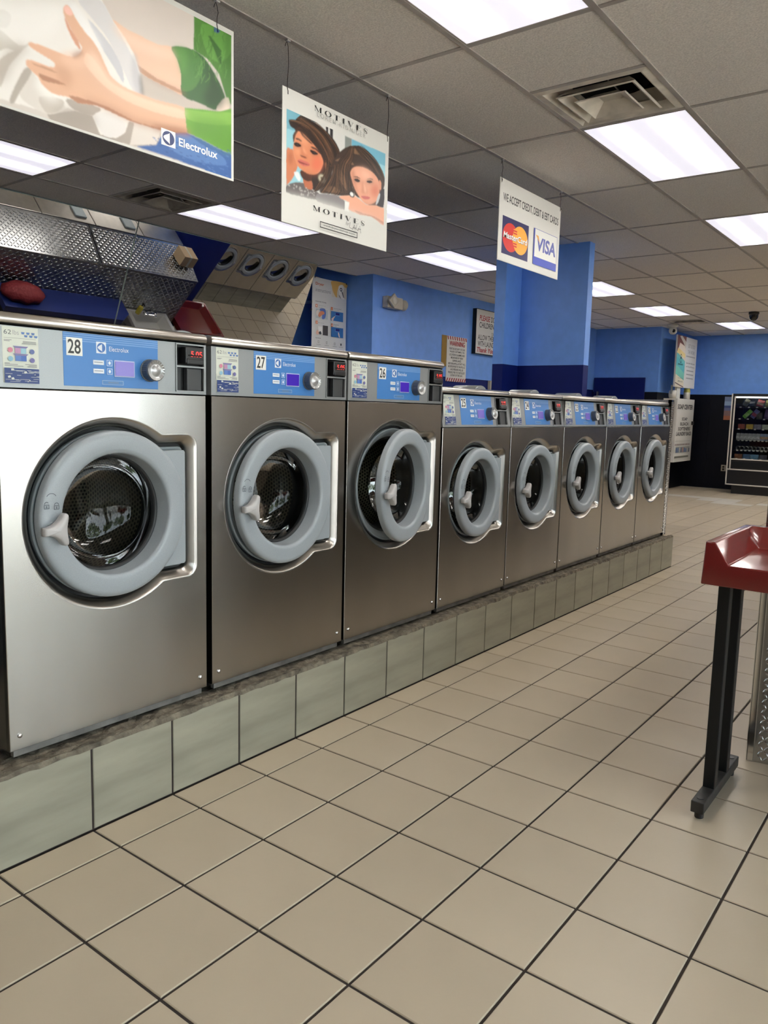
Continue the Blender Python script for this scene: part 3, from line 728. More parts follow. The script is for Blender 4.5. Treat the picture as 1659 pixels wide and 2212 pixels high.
def make_washer(size, no, y0, angle, label, disp=M_DISP, rz=0.0, full=True, x=WX, z=PLAT, group='washers in the front row'):
    p = SZ[size]; Wd = p['W']; hw = Wd / 2; fb, ft, top = p['fb'], p['ft'], p['top']; zc = p['zc']; b0 = 0.028
    R, Zb, Yb, rc = p['R'], p['Zb'], p['Yb'], 0.045; DEP = 0.80 if size == 'large' else 0.76
    o = thing('washing_machine', (x, y0 + hw, z), label, 'washing machine', group, rz)
    fg = 0.0035
    def body():
        m = MB(); y_, Y_ = -hw + fg, hw - fg
        V = [(-0.004, y_, b0), (-0.004, Y_, b0), (-0.004, Y_, fb - .002), (-0.004, y_, fb - .002), (-DEP, y_, b0), (-DEP, Y_, b0), (-DEP, Y_, ft), (-DEP, y_, ft), (-0.004, y_, ft), (-0.004, Y_, ft)]
        m.add(V, [[0, 4, 5, 1], [5, 4, 7, 6], [0, 3, 8, 7, 4], [1, 5, 6, 9, 2], [8, 9, 6, 7]], 0); return m.mesh('body', [M_STEEL])
    link('body', wmesh(size, 'body', body), o)
    def front():
        m = MB(); y_, Y_ = -hw + fg, hw - fg; z_, Z_ = b0, fb - .004; c = .0015
        hole = inset(R, Zb, Yb, rc, 0, 0); hole = [(0, q[1], q[2] + zc) for q in hole]
        m.poly([(0, y_ + c, z_ + c), (0, Y_ - c, z_ + c), (0, Y_ - c, Z_ - c), (0, y_ + c, Z_ - c)], 0, [hole])
        O = [(0, y_ + c, z_ + c), (0, Y_ - c, z_ + c), (0, Y_ - c, Z_ - c), (0, y_ + c, Z_ - c)]; Q = [(-c, y_, z_), (-c, Y_, z_), (-c, Y_, Z_), (-c, y_, Z_)]; Q2 = [(-.02, *q[1:]) for q in Q]
        m.loft([O, Q, Q2], 0, False); return m.mesh('front_panel', [M_STEEL])
    link('front_panel', wmesh(size, 'front', front), o)
    def bezel():
        prof = [(0, 0), (.003, .0004), (.007, -.001), (.013, -.006), (.022, -.015), (.029, -.022), (.033, -.029), (.034, -.055)]
        L = [[(q[0], q[1], q[2] + zc) for q in inset(R, Zb, Yb, rc, d, xx)] for d, xx in prof]
        return MB().loft(L, 0, True).mesh('door_bezel', [M_STEELTRIM])
    me = wmesh(size, 'bezel', bezel); link('door_bezel', me, o)
    def seal():
        A = [(q[0], q[1], q[2] + zc) for q in inset(R, Zb, Yb, rc, .033, -.050)]; B = [(q[0], q[1], q[2] + zc) for q in inset(R, Zb, Yb, rc, .056, -.052)]
        m = MB().loft([A, B], 0, False)
        m.lathe([(p['hole'] + .035, -.052), (p['hole'] + .022, -.060), (p['hole'] + .020, -.085), (p['hole'] + .012, -.10), (p['hole'] + .018, -.13), (p['hole'] + .010, -.16)], (0, 0, zc), 'x', 56)
        return m.mesh('door_seal', [M_RUBBER])
    link('door_seal', wmesh(size, 'seal', seal), o)
    def seat():
        L = [[(q[0], q[1], q[2] + zc) for q in inset(R, Zb, Yb, rc, d, xx)] for d, xx in ((.048, -.050), (.045, -.032), (.046, -.027), (.052, -.025), (.055, -.030), (.059, -.031))]
        n = len(L[0]); circ = []
        for q in L[-1]:
            a = math.atan2(q[2] - zc, q[1]); circ.append((-.052, (p['hole'] + .034) * math.cos(a), zc + (p['hole'] + .034) * math.sin(a)))
        return MB().loft(L + [circ], 0, True).mesh('door_seat', [M_GREYD])
    link('door_seat', wmesh(size, 'seat', seat), o)
    def drum():
        m = MB(); m.lathe([(p['hole'] + .03, -.16), (p['hole'] + .075, -.20), (p['hole'] + .075, -.62)], (0, 0, zc), 'x', 48)
        me = m.mesh('drum', [M_DRUM]); uv_drum(me, zc, 95, 60, False); return me
    link('drum', wmesh(size, 'drum', drum), o)
    def dback():
        m = MB(); m.lathe([(p['hole'] + .075, -.62), (.12, -.605), (.10, -.59), (.0001, -.585)], (0, 0, zc), 'x', 48)
        me = m.mesh('drum_back', [M_DRUM]); uv_drum(me, zc, 90, 62, True); return me
    link('drum_back', wmesh(size, 'dback', dback), o)
    # hinged door: ring with glass, hinge plate, handle, lock symbols
    hy = Yb - .055; rr, ho = p['rr'], p['hole']; hx = -0.024
    def ring():
        prof = [(rr - .012, -.022), (rr, -.018), (rr, -.014), (rr, .004), (rr - .002, .010), (rr - .007, .0150), (rr - .014, .0176), (rr - .019, .0184), ((rr + ho) / 2, .0188), (ho + .016, .0184), (ho + .011, .0176), (ho + .004, .0150), (ho, .0105), (ho - .001, .004), (ho - .0015, -.002), (ho - .007, -.045), (ho - .008, -.055), (ho + .004, -.060), (rr - .03, -.03), (rr - .012, -.022)]
        m = MB().lathe(prof, (-hx, -hy, 0), 'x', 72); me = m.mesh('door', [M_GREY]); me.set_sharp_from_angle(angle=math.radians(55)); return me
    d = link('door', wmesh(size, 'ring', ring), o); d.location = (hx, hy, zc); d.rotation_euler.z = math.radians(angle)
    tag(d, 'grey ring-shaped porthole door')
    def bowl():
        m = MB().lathe([(ho - .008, -.050), (ho - .014, -.060), (ho - .022, -.090), (ho - .038, -.120), (ho - .065, -.142), (ho - .11, -.156), (.0001, -.162)], (-hx, -hy, 0), 'x', 56); return m.mesh('glass', [M_BOWL])
    gl = link('glass', wmesh(size, 'bowl', bowl), d); gl['label'] = 'clear glass porthole bowl'
    def rim():
        return MB().lathe([(ho - .006, -.044), (ho - .012, -.043), (ho - .018, -.050), (ho - .018, -.064), (ho - .006, -.062)], (-hx, -hy, 0), 'x', 56).mesh('glass_rim', [M_RUBBER])
    link('glass_rim', wmesh(size, 'rim', rim), d)
    def tab(s):
        zz = 0.74 * rr
        rm = .86 * rr; arc = [(rm * math.cos(a), s * rm * math.sin(a)) for a in np.linspace(math.asin(.74 / .86), math.asin(.27 / .86), 10)]
        return MB().prism([(a - hy, b) for a, b in arc + [(Yb - .060, s * zz * .36), (Yb - .060, s * zz)]], 'x', -.014 - hx, .004 - hx).mesh('hinge_plate', [M_GREY])
    def hinge2(): return tab(-1)
    def hinge():
        zz = 0.74 * rr; ag = math.asin(.74 / .86); q = [(Yb - .066, -zz), (Yb - .060, -zz + .006), (Yb - .060, zz - .006), (Yb - .066, zz)] + [(.86 * rr * math.cos(a), .86 * rr * math.sin(a)) for a in np.linspace(ag, -ag, 20)]
        if size == 'small': return tab(1)
        m = MB().prism([(a - hy, b) for a, b in q], 'x', -.014 - hx, .006 - hx)
        return m.mesh('hinge_plate', [M_GREY])
    link('hinge_plate', wmesh(size, 'hinge', hinge), d)
    if size == 'small': link('hinge_plate', wmesh(size, 'hinge2', hinge2), d)
    def handle():
        c = -(rr + ho) / 2 - .012; k = rr / .286
        out = [(-.034, -.012), (-.028, -.013), (-.005, -.017), (.016, -.030), (.030, -.048), (.043, -.050), (.047, -.042), (.043, -.014), (.043, .014), (.048, .042), (.044, .052), (.032, .052), (.018, .034), (-.004, .018), (-.028, .012), (-.034, .010)]
        out = [(a * k, b * k) for a, b in out]; out = smooth_poly(out, 3); m = MB()
        cc = (.015, 0.0); L = []
        for s, xx in ((.90, .030), (1.0, .034), (1.0, .050), (.95, .056), (.82, .060), (.45, .062), (.02, .0625)):
            L.append([(xx - hx, c - hy + cc[0] + (a - cc[0]) * s, -.025 + cc[1] + (b - cc[1]) * s) for a, b in out])
        m.loft(L, 0, True); m.poly(L[0], 0); m.cyl((-hx + .008, c + .012 - hy, -.025), .016, .03, 'x', 16, 0)
        return m.mesh('handle', [M_HANDLE])
    link('handle', wmesh(size, 'handle', handle), d)
    def knobhole():
        c = -(rr + ho) / 2 - .012; return MB().cyl((-hx + .015, c + .012 - hy, -.025), .024, .0065, 'x', 20).mesh('handle_socket', [M_GREYD])
    link('handle_socket', wmesh(size, 'kh', knobhole), d)
    if full:
        def locks():
            c = -(rr + ho) / 2 - .006; I = Ink((0.0212 - hx, -hy, 0), eps=.00006, base=0); dk = rgb(60, 66, 74)
            for s, op in ((-1, 1), (1, 0)):
                yy, zz = c + s * .016 + .004, .045 - .002 * s
                w, hh2 = .0085, .0065
                for q in ((yy - w, zz - hh2, yy + w, zz - hh2 + .0016), (yy - w, zz + hh2 - .0016, yy + w, zz + hh2), (yy - w, zz - hh2, yy - w + .0016, zz + hh2), (yy + w - .0016, zz - hh2, yy + w, zz + hh2)): I.rect(*q, dk)
                I.rect(yy - .0012, zz - .004, yy + .0012, zz + .003, dk)
                I.ring(yy, zz + hh2 + .001, .0078, .0060, dk, 14, 0 if not op else .6, PI)
            I.ring(c + .004, .070, .018, .0163, dk, 18, .5, PI - .5)
            return I.mesh('lock_symbols')
        link('lock_symbols', wmesh(size, 'locks', locks), d)
    # control fascia (leans back on the small machines)
    ln = p['lean']; fl = math.atan2(ln, ft - fb)
    def fascia():
        m = MB(); y_, Y_ = -hw + .002, hw - .002; ry0, ry1, rz0, rz1 = .246 if size == 'large' else .205, .372 if size == 'large' else .335, fb + .008, ft - .006
        m.poly([(0, y_, fb), (0, Y_, fb), (0, Y_, ft - .004), (0, y_, ft - .004)], 0, [[(0, ry0, rz0), (0, ry1, rz0), (0, ry1, rz1), (0, ry0, rz1)]])
        O = [(0, y_, fb), (0, Y_, fb), (0, Y_, ft - .004), (0, y_, ft - .004)]; m.loft([O, [(-.03, *q[1:]) for q in O]], 0, False)
        q = [(0, ry0, rz0), (0, ry1, rz0), (0, ry1, rz1), (0, ry0, rz1)]; m.loft([q, [(-.028, *a[1:]) for a in q]], 1, False); m.poly([(-.028, *a[1:]) for a in q], 1)
        m.box(-.002, .003, -.185 if size == 'large' else -.195, -.178 if size == 'large' else -.19, fb + .008, fb + .18, 0) if False else None
        return m.mesh('control_fascia', [M_FASCIA, M_BLACK])
    fa = link('control_fascia', wmesh(size, 'fascia', fascia), o)
    sy = 0.0 if size == 'large' else -0.012
    fa.location = (0, 0, 0)
    if ln:
        fa.matrix_local = Matrix.Translation((0, 0, fb)) @ Matrix.Rotation(-fl, 4, 'Y') @ Matrix.Translation((0, 0, -fb))
    def strip(): 
        return MB().box(-.001, .001, -.172 + sy, .173 + sy, fb + .012, fb + .176, b=.0008, seg=1).mesh('blue_sticker', [M_STICKER])
    link('blue_sticker', wmesh(size, 'sticker', strip), fa)
    if full:
        st = link('sticker_print', wmesh(size, 'sprint', lambda: sticker_ink(p)), fa); st.location.y = sy
        lb = link('instruction_label', wmesh(size, 'label', lambda: label_ink(p, size)), fa)
        I = Ink((0, sy, 0), eps=.00015, base=.0018); I.rect(-.162, fb + .105, -.108, fb + .160, rgb(236, 236, 230))
        I.text(str(no), -.157, fb + .111, -.114, fb + .155, BLK, .012); link('number_label', I.mesh('number_label'), fa)['label'] = 'white sticker with black number %d' % no
    ds = MB().box(.001, .0052, .0065 + sy, .0755 + sy, fb + .0505, fb + .0965); obj('display', ds, disp, fa)
    def knob():
        m = MB(); c = (0, .139 + sy, fb + .074); n = 60; L = []
        for xx, r0, rip in ((.001, .038, 0), (.004, .038, 0), (.005, .034, .0012), (.030, .034, .0012), (.032, .036, 0), (.036, .036, 0), (.039, .033, 0)):
            L.append([(xx, c[1] + (r0 + rip * (i % 2)) * math.cos(2 * PI * i / n), c[2] + (r0 + rip * (i % 2)) * math.sin(2 * PI * i / n)) for i in range(n)])
        m.loft(L, 0, False); m.lathe([(.033, .039), (.024, .0385), (.023, .036), (.019, .036), (.017, .039), (.0001, .040)], c, 'x', 40, 1)
        return m.mesh('knob', [mat('knob_grip', (.10, .115, .135), .35, .3), mat('knob_face', (.50, .50, .50), .28, .5)])
    link('knob', wmesh(size, 'knob', knob), fa)
    # card reader and slot
    ry = .246 if size == 'large' else .205; rw = .126 if size == 'large' else .130
    def frame():
        m = MB(); z0, z1, z2 = fb + .008, fb + .096, ft - .006
        for q in ((ry, ry + .004, z0, z2), (ry + rw - .004, ry + rw, z0, z2), (ry, ry + rw, z0, z0 + .004), (ry, ry + rw, z2 - .004, z2), (ry, ry + rw, z1 - .003, z1 + .003)): m.box(-.004, .004, *q)
        return m.mesh('reader_frame', [M_FASCIA])
    link('reader_frame', wmesh(size, 'rframe', frame), fa)
    def reader():
        a = ry + .034; m = MB().box(-.02, .014, a, a + .082, fb + .106, ft - .016, b=.004).box(-.02, .018, a + .004, a + .078, fb + .104, fb + .124, b=.003)
        return m.mesh('card_reader', [M_BLACK])
    rd = link('card_reader', wmesh(size, 'reader', reader), fa); rd['label'] = 'black card reader with red digits'
    a = ry + .034
    def led():
        I = Ink((.0143, 0, 0), eps=.0001, base=0); I.text('5.05', a + .022, ft - .050, a + .072, ft - .030, (1, 0, 0), .02); me = I.mesh('red_digits', M_LED); return me
    link('red_digits', wmesh(size, 'led', led), rd)
    def slot(): return MB().box(.0135, .0155, a + .012, a + .070, fb + .133, fb + .138).mesh('card_slot', [M_GAP])
    link('card_slot', wmesh(size, 'slot', slot), rd)
    def chute(): return MB().box(-.027, -.006, ry + .055, ry + rw - .005, fb + .012, fb + .092, b=.003).mesh('coin_cover', [mat('charcoal_plastic', (.05, .052, .055), .4)])
    link('coin_cover', wmesh(size, 'chute', chute), fa)
    # lid with rounded nose, detergent hump, feet, bolts
    def lid():
        x0 = -ln; y_, Y_ = -hw + .0015, hw - .0015; H = top - ft; prof = [(x0 - .012, ft + .001), (x0 - .002, ft + .001), (x0 + .006, ft + .004), (x0 + .010, ft + .010), (x0 + .010, ft + H * .55), (x0 + .005, ft + H * .80), (x0 - .006, ft + H * .95), (x0 - .022, top), (-DEP, top), (-DEP, ft + .001)]
        m = MB(); L = []
        for yy, k in ((y_, .985), (y_ + .006, 1.0), (Y_ - .006, 1.0), (Y_, .985)):
            L.append([(q[0] if k == 1 else q[0] - .004 * (q[0] > -.5), yy, ft + .001 + (q[1] - ft - .001) * k) for q in prof])
        m.loft(L, 0, False, True, True); return m.mesh('lid', [M_LID])
    lo_ = obj('lid', wmesh(size, 'lid', lid), [], o)
    if not lo_.data.get('sm'):
        lo_.data['sm'] = 1; lo_.data.polygons.foreach_set('use_smooth', [True] * len(lo_.data.polygons)); lo_.data.set_sharp_from_angle(angle=math.radians(35))
    def hump():
        m = MB(); cyh = -hw + .10; n = 20; L = []
        for xx in (-.28, -.285, -.46, -.465):
            k = .9 if xx in (-.28, -.465) else 1
            L.append([(xx, cyh + .075 * k * math.cos(PI * i / n), top - .004 + .040 * k * math.sin(PI * i / n)) for i in range(n + 1)])
        m.loft(L, 0, True, True, True, closed=False); return m.mesh('detergent_cover', [M_FASCIA])
    link('detergent_cover', wmesh(size, 'hump', hump), o)
    def foot(): return MB().cyl((0, 0, 0), .022, b0 + .001, 'z', 14).mesh('foot', [M_BLACK])
    for yy in (-hw + .05, hw - .05):
        for xx in (-.07, -DEP + .08): f_ = link('foot', wmesh(size, 'foot', foot), o); f_.location = (xx, yy, 0)
    def bolt(): return MB().lathe([(.0075, 0), (.0072, .003), (.005, .005), (.0001, .0055)], axis='x', n=14).mesh('bolt', [M_CHROME])
    for yy in (-hw + .035, hw - .035): f_ = link('bolt', wmesh(size, 'bolt', bolt), o); f_.location = (0.0, yy, b0 + .045)
    def kick(): return MB().box(-.03, -.012, -hw + .02, hw - .02, .004, b0 + .004).mesh('kick_strip', [mat('dull_zinc', (.26, .25, .23), .5, .7, noise=(9, .4))])
    link('kick_strip', wmesh(size, 'kick', kick), o)
    return o

ORD = {28: 'large steel front-load washer marked 28, nearest, by the left edge',
       27: 'large steel front-load washer marked 27, between 28 and 26', 26: 'large steel front-load washer marked 26, last of the tall ones, door ajar',
       25: 'smaller steel front-load washer marked 25, first after the tall washers', 24: 'smaller steel front-load washer marked 24, between 25 and 23',
       23: 'smaller steel front-load washer marked 23, in the middle of the five small ones', 22: 'smaller steel front-load washer marked 22, second from the far end',
       21: 'smaller steel front-load washer marked 21, at the far end beside diamond plate'}
for no, size, y0, ang, dsp in ((28, 'large', 0.085, 1.0, M_DISPW), (27, 'large', 0.870, 2.0, M_DISP), (26, 'large', 1.645, 10.0, M_DISP), (25, 'small', 2.422, 3.0, M_DISPW),
                         (24, 'small', 3.176, 0.6, M_DISPW), (23, 'small', 3.930, 0.6, M_DISPW), (22, 'small', 4.684, 1.5, M_DISPW), (21, 'small', 5.438, 0.8, M_DISPW)):
    make_washer(size, no, y0, ang, ORD[no], dsp)

# ================================================================ HANGING SIGNS (on the runner at x = GX)
SX = GX + 0.004
def crop(x0, y0, x1, y1, w):
    k = (x1 - x0) / w
    return lambda a, b: (x0 + a * k, y0 + b * k)
def plane_conv(cr, ax, val):
    """crop pixel -> in-plane coordinates (y, z) on x = val"""
    def cv(a, b):
        p = at(*cr(a, b), ax, val); return (p[1], p[2]) if ax == 'x' else (p[0], p[2])
    return cv
def wires(o, pts):
    for (y, z0) in pts:
        x = SX; zt = CEIL
        obj('hook', MB().tube([(x, y + .004, z0 - .022), (x + .004, y, z0 - .010), (x + .003, y - .003, z0 + .004), (x, y, z0 + .03), (x + .002, y + .004, (z0 + zt) / 2),
             (x, y + .002, zt - .03), (x, y - .006, zt - .012), (x, y - .012, zt - .022), (x, y - .016, zt - .035)], .0016, 6), M_WIRE, o, world=True)
        obj('ceiling_clip', MB().box(x - .009, x + .009, y - .010, y + .010, zt - .012, zt - .004, b=.002), M_CLIP, o, world=True)
def board(name, y0, y1, z0, z1, label, cat='sign', th=.005, x=None):
    x = SX if x is None else x
    o = thing(name, (x, (y0 + y1) / 2, z0), label, cat)
    bd = obj('board', MB().box(x - th, x, y0, y1, z0, z1, b=.0012, seg=1), M_WHITE, o, world=True)
    return o
K = 1.18
def C(r, g, b): return rgb(r, g, b, K)

# ---- big poster with hands holding towels
o = board('hanging_poster', 0.10, 1.268, 2.321, 2.908, 'large hanging poster of hands folding white towels, green sleeves and a blue logo corner', 'poster')
cv = plane_conv(crop(0, 0, 560, 700, 1659), 'x', SX)
A = Paint(0.112, cv(1480, 700)[0], cv(1487, 1146)[1], cv(1475, 226)[1], .0025, cv, C(206, 199, 191))
A.poly([(640, 0), (1240, 0), (1240, 330), (1100, 300), (900, 230), (720, 130)], C(208, 198, 190))
A.poly([(900, 470), (1170, 600), (1400, 700), (1480, 620), (1480, 720), (1180, 700), (900, 620)], C(188, 178, 168))
A.poly([(300, 730), (620, 690), (860, 790), (1030, 850), (1000, 930), (870, 935), (500, 850), (330, 780)], C(168, 158, 148))
A.poly([(860, 780), (1030, 840), (1000, 925), (830, 930)], C(214, 206, 198))
A.poly([(720, 130), (800, 180), (900, 230), (1010, 285), (1100, 300), (1130, 370), (1165, 470), (1172, 605), (1100, 575), (1000, 525), (900, 465), (860, 400), (780, 280)], C(222, 186, 160), 3)
A.poly([(860, 400), (1000, 500), (1165, 580), (1172, 605), (1000, 525), (900, 465)], C(188, 146, 118), 2)
A.poly([(1100, 300), (1235, 320), (1330, 400), (1440, 620), (1390, 705), (1280, 660), (1167, 610), (1160, 480), (1135, 380)], C(48, 92, 44), 3)
A.poly([(1100, 300), (1235, 320), (1300, 420), (1250, 560), (1165, 580), (1160, 480), (1135, 380)], C(70, 122, 54), 3)
A.poly([(1240, 100), (1500, 200), (1500, 700), (1450, 630), (1400, 470), (1330, 380), (1240, 320)], C(74, 124, 50))
A.poly([(1290, 150), (1475, 235), (1475, 340), (1400, 400), (1320, 330)], C(92, 146, 62), 3)
for a in range(5): A.poly([(1330 + 12 * a, 230 + 25 * a), (1345 + 12 * a, 230 + 25 * a), (1420, 330 + 20 * a), (1405, 340 + 20 * a)], C(52, 98, 40))
A.poly([(1372, 172), (1410, 200), (1395, 212), (1372, 205)], C(30, 60, 140))
A.poly([(1420, 640), (1462, 625), (1470, 690), (1440, 715), (1380, 705)], C(222, 204, 190), 2)
# towels
tw = C(228, 224, 218)
A.poly([(-380, -60), (640, -20), (720, 130), (800, 240), (860, 350), (890, 450), (905, 600), (830, 760), (800, 850), (740, 885), (640, 860), (590, 740), (430, 690), (320, 720), (200, 690), (60, 650), (-380, 520)], tw)
A.poly([(500, 0), (640, 0), (720, 130), (830, 330), (890, 470), (905, 600), (850, 580), (780, 430), (690, 250), (590, 120)], C(212, 210, 210), 3)
A.poly([(560, 120), (700, 280), (780, 430), (790, 530), (740, 450), (660, 320)], C(196, 196, 200), 3)
A.poly([(-20, 180), (120, 290), (200, 270), (120, 330), (40, 310), (-40, 330)], C(196, 190, 180), 3)
A.poly([(20, 360), (150, 310), (60, 420), (0, 560), (-20, 440)], C(190, 182, 172), 3)
A.poly([(160, 430), (240, 500), (330, 600), (420, 690), (320, 730), (220, 690), (120, 600)], C(214, 208, 200), 3)
A.poly([(60, 640), (130, 480), (180, 430), (200, 470), (120, 600), (90, 660)], C(172, 164, 154), 3)
A.poly([(0, 60), (70, 100), (40, 180), (-60, 140)], C(206, 200, 194), 3)
A.poly([(-250, 100), (-120, 60), (-60, 240), (-200, 320)], C(208, 202, 196), 3)
A.poly([(250, 620), (400, 640), (390, 700), (300, 725)], C(196, 188, 178), 3)
A.poly([(430, 630), (640, 690), (590, 740), (470, 700)], C(170, 160, 150), 3)
A.poly([(600, 740), (680, 720), (800, 790), (780, 860), (700, 880), (650, 850)], C(222, 218, 214), 3)
# soft modelling: folds, shading along arms and sleeves
rg = random.Random(21)
for q, c, f_, a_ in (
    ([(-200, 60), (200, 20), (420, 60), (330, 230), (120, 260), (-100, 200)], (240, 238, 234), .02, .7),
    ([(60, 300), (180, 300), (110, 380), (30, 520), (-20, 470)], (170, 162, 152), .012, .6),
    ([(250, 480), (330, 560), (380, 640), (300, 640), (230, 560)], (240, 238, 232), .012, .7),
    ([(480, 20), (560, 130), (650, 300), (600, 300), (500, 150), (440, 40)], (240, 240, 240), .012, .7),
    ([(700, 520), (800, 600), (860, 700), (800, 740), (720, 660)], (196, 194, 196), .012, .6),
    ([(860, 330), (900, 480), (905, 620), (870, 600), (840, 450)], (178, 176, 180), .008, .6),
    ([(330, 700), (560, 700), (620, 800), (480, 800)], (150, 142, 132), .015, .5),
    ([(900, 480), (920, 600), (900, 620), (890, 500)], (110, 104, 100), .006, .7)): A.poly(q, C(*c), 3, f_, a_)
# near hand and forearm
A.poly([(190, 270), (290, 300), (400, 345), (460, 362), (505, 345), (522, 300), (480, 240), (435, 150), (405, 80), (412, 40), (440, 40), (480, 110), (540, 200), (600, 270), (640, 340), (680, 430), (720, 500), (820, 570), (1000, 640), (1180, 690),
        (1190, 770), (1195, 858), (1100, 840), (1000, 822), (900, 792), (790, 752), (700, 702), (620, 672), (520, 660), (440, 622), (340, 600), (270, 540), (240, 490), (170, 420), (178, 382), (250, 402), (340, 432), (345, 400), (270, 350), (195, 302)], C(216, 172, 142), 3)
A.poly([(560, 340), (640, 430), (700, 520), (820, 590), (1000, 660), (1180, 710), (1185, 760), (1000, 720), (820, 650), (680, 560), (600, 480), (540, 400)], C(230, 192, 166), 3)
A.poly([(440, 610), (560, 640), (700, 690), (840, 765), (1000, 815), (1195, 850), (1195, 862), (1000, 826), (790, 756), (620, 676), (500, 660)], C(176, 126, 98), 2)
A.poly([(250, 470), (380, 520), (420, 545), (330, 530), (270, 510)], C(178, 128, 100), 2)
A.poly([(200, 400), (330, 445), (370, 470), (250, 430)], C(192, 144, 116), 2)
A.poly([(410, 45), (438, 42), (468, 90), (440, 98), (418, 80)], C(236, 190, 176), 3)
A.poly([(412, 100), (450, 180), (500, 260), (515, 320), (480, 280), (430, 180)], C(206, 150, 122), 2)
A.poly([(1180, 690), (1300, 700), (1400, 715), (1500, 690), (1500, 1000), (1400, 952), (1300, 897), (1197, 850)], C(104, 158, 58))
A.poly([(1190, 700), (1300, 715), (1475, 720), (1476, 800), (1300, 790), (1195, 760)], C(124, 176, 70), 2)
# jeans and logo
A.poly([(872, 935), (1000, 928), (1030, 872), (1100, 850), (1197, 850), (1300, 897), (1400, 952), (1510, 1000), (1510, 1200), (1300, 1082), (1100, 1014), (950, 965)], C(60, 98, 158))
A.poly([(1050, 880), (1190, 862), (1300, 930), (1420, 1000), (1440, 1060), (1250, 1030), (1100, 960)], C(84, 122, 178), 3)
for q, c, f_, a_ in (
    ([(600, 330), (700, 500), (860, 600), (1060, 670), (1180, 705), (1180, 735), (1000, 690), (800, 620), (640, 500), (560, 400)], (238, 204, 180), .012, .75),
    ([(520, 620), (700, 680), (900, 770), (1190, 830), (1195, 860), (900, 800), (700, 710)], (166, 112, 84), .012, .75),
    ([(1000, 800), (1190, 830), (1195, 860), (1000, 830)], (150, 98, 72), .010, .6),
    ([(720, 150), (900, 250), (1100, 320), (1120, 380), (900, 320), (760, 230)], (236, 206, 184), .014, .7),
    ([(900, 460), (1000, 510), (1170, 590), (1172, 606), (1000, 530)], (160, 116, 92), .010, .7),
    ([(1110, 310), (1200, 330), (1180, 480), (1160, 470), (1140, 380)], (92, 148, 66), .012, .7),
    ([(1330, 420), (1440, 620), (1390, 700), (1300, 640), (1340, 540)], (26, 58, 28), .014, .8),
    ([(1440, 230), (1476, 240), (1476, 690), (1440, 560)], (56, 104, 40), .012, .6),
    ([(1250, 760), (1470, 800), (1478, 980), (1380, 930), (1240, 850)], (84, 138, 46), .016, .6),
    ([(400, 340), (520, 340), (560, 420), (480, 440), (400, 400)], (228, 188, 160), .010, .6),
    ([(360, 420), (460, 470), (440, 560), (380, 520)], (190, 140, 110), .010, .5),
    ([(460, 350), (520, 320), (525, 350), (480, 372)], (150, 96, 72), .006, .6)): A.poly(q, C(*c), 3, f_, a_)
for k_ in range(60):
    x_, y_ = rg.uniform(1240, 1470), rg.uniform(160, 480); A.strand([(x_, y_), (x_ + rg.uniform(-20, 10), y_ + 30), (x_ + rg.uniform(-30, 10), y_ + 60)], .005, C(*[(58, 108, 42), (106, 160, 74)][k_ % 2]), .35)
for k_ in range(160):
    x_ = rg.uniform(900, 1480); y_ = rg.uniform(870, 1140)
    if y_ < 945 + (x_ - 1100) * .2 - 60 or y_ > 960 + (x_ - 900) * .31: continue
    A.strand([(x_, y_), (x_ + 18, y_ + 8)], .006, C(*[(96, 134, 188), (44, 78, 136)][k_ % 2]), .4)
obj('picture', A.mesh(SX + .0004), [], o, world=True)
I = Ink((SX + .0006, 0, 0), conv=cv)
a, b = cv(1030, 816), cv(1122, 953)
logo(I, a[0], b[1], b[0], a[1], C(232, 232, 232), C(52, 66, 110))
I.ptext('Electrolux', (1142, 880), (1390, 1020), C(236, 238, 238), .022)
obj('print', I.mesh(), [], o, world=True)
wires(o, [(1.18, 2.896), (0.25, 2.896)])

# ---- poster with two women
Y0, Y1, Z0, Z1 = 1.548, 2.321, 2.217, 2.795
o = board('hanging_poster', Y0, Y1, Z0, Z1, 'white hanging poster with two women, reading MOTIVES at top and bottom', 'poster')
cv = plane_conv(crop(560, 150, 900, 600, 1659), 'x', SX)
A = Paint(cv(285, 800)[0], cv(1322, 1200)[0], cv(1308, 1640)[1] - .01, cv(287, 412)[1], .0021, cv, (.74, .735, .69))
A.poly([(287, 412), (1332, 890), (1312, 1500), (1240, 1560), (900, 1480), (600, 1390), (283, 1300)], C(206, 206, 202))
A.poly([(287, 412), (588, 548), (588, 1150), (287, 1230)], C(112, 168, 184))
A.poly([(287, 620), (588, 720), (588, 1150), (287, 1230)], C(142, 192, 202))
for a, b in ((703, 726), (744, 776)): A.poly([(a, 602 + (a - 703) * .35), (b, 602 + (b - 703) * .35), (b, 740), (a, 690)], C(28, 28, 34))
A.poly([(903, 697), (975, 733), (973, 1010), (903, 960)], C(128, 134, 130))
A.poly([(975, 733), (1332, 890), (1322, 1190), (975, 1000)], C(112, 176, 198))
A.poly([(975, 860), (1330, 1020), (1322, 1190), (975, 1000)], C(150, 200, 212))
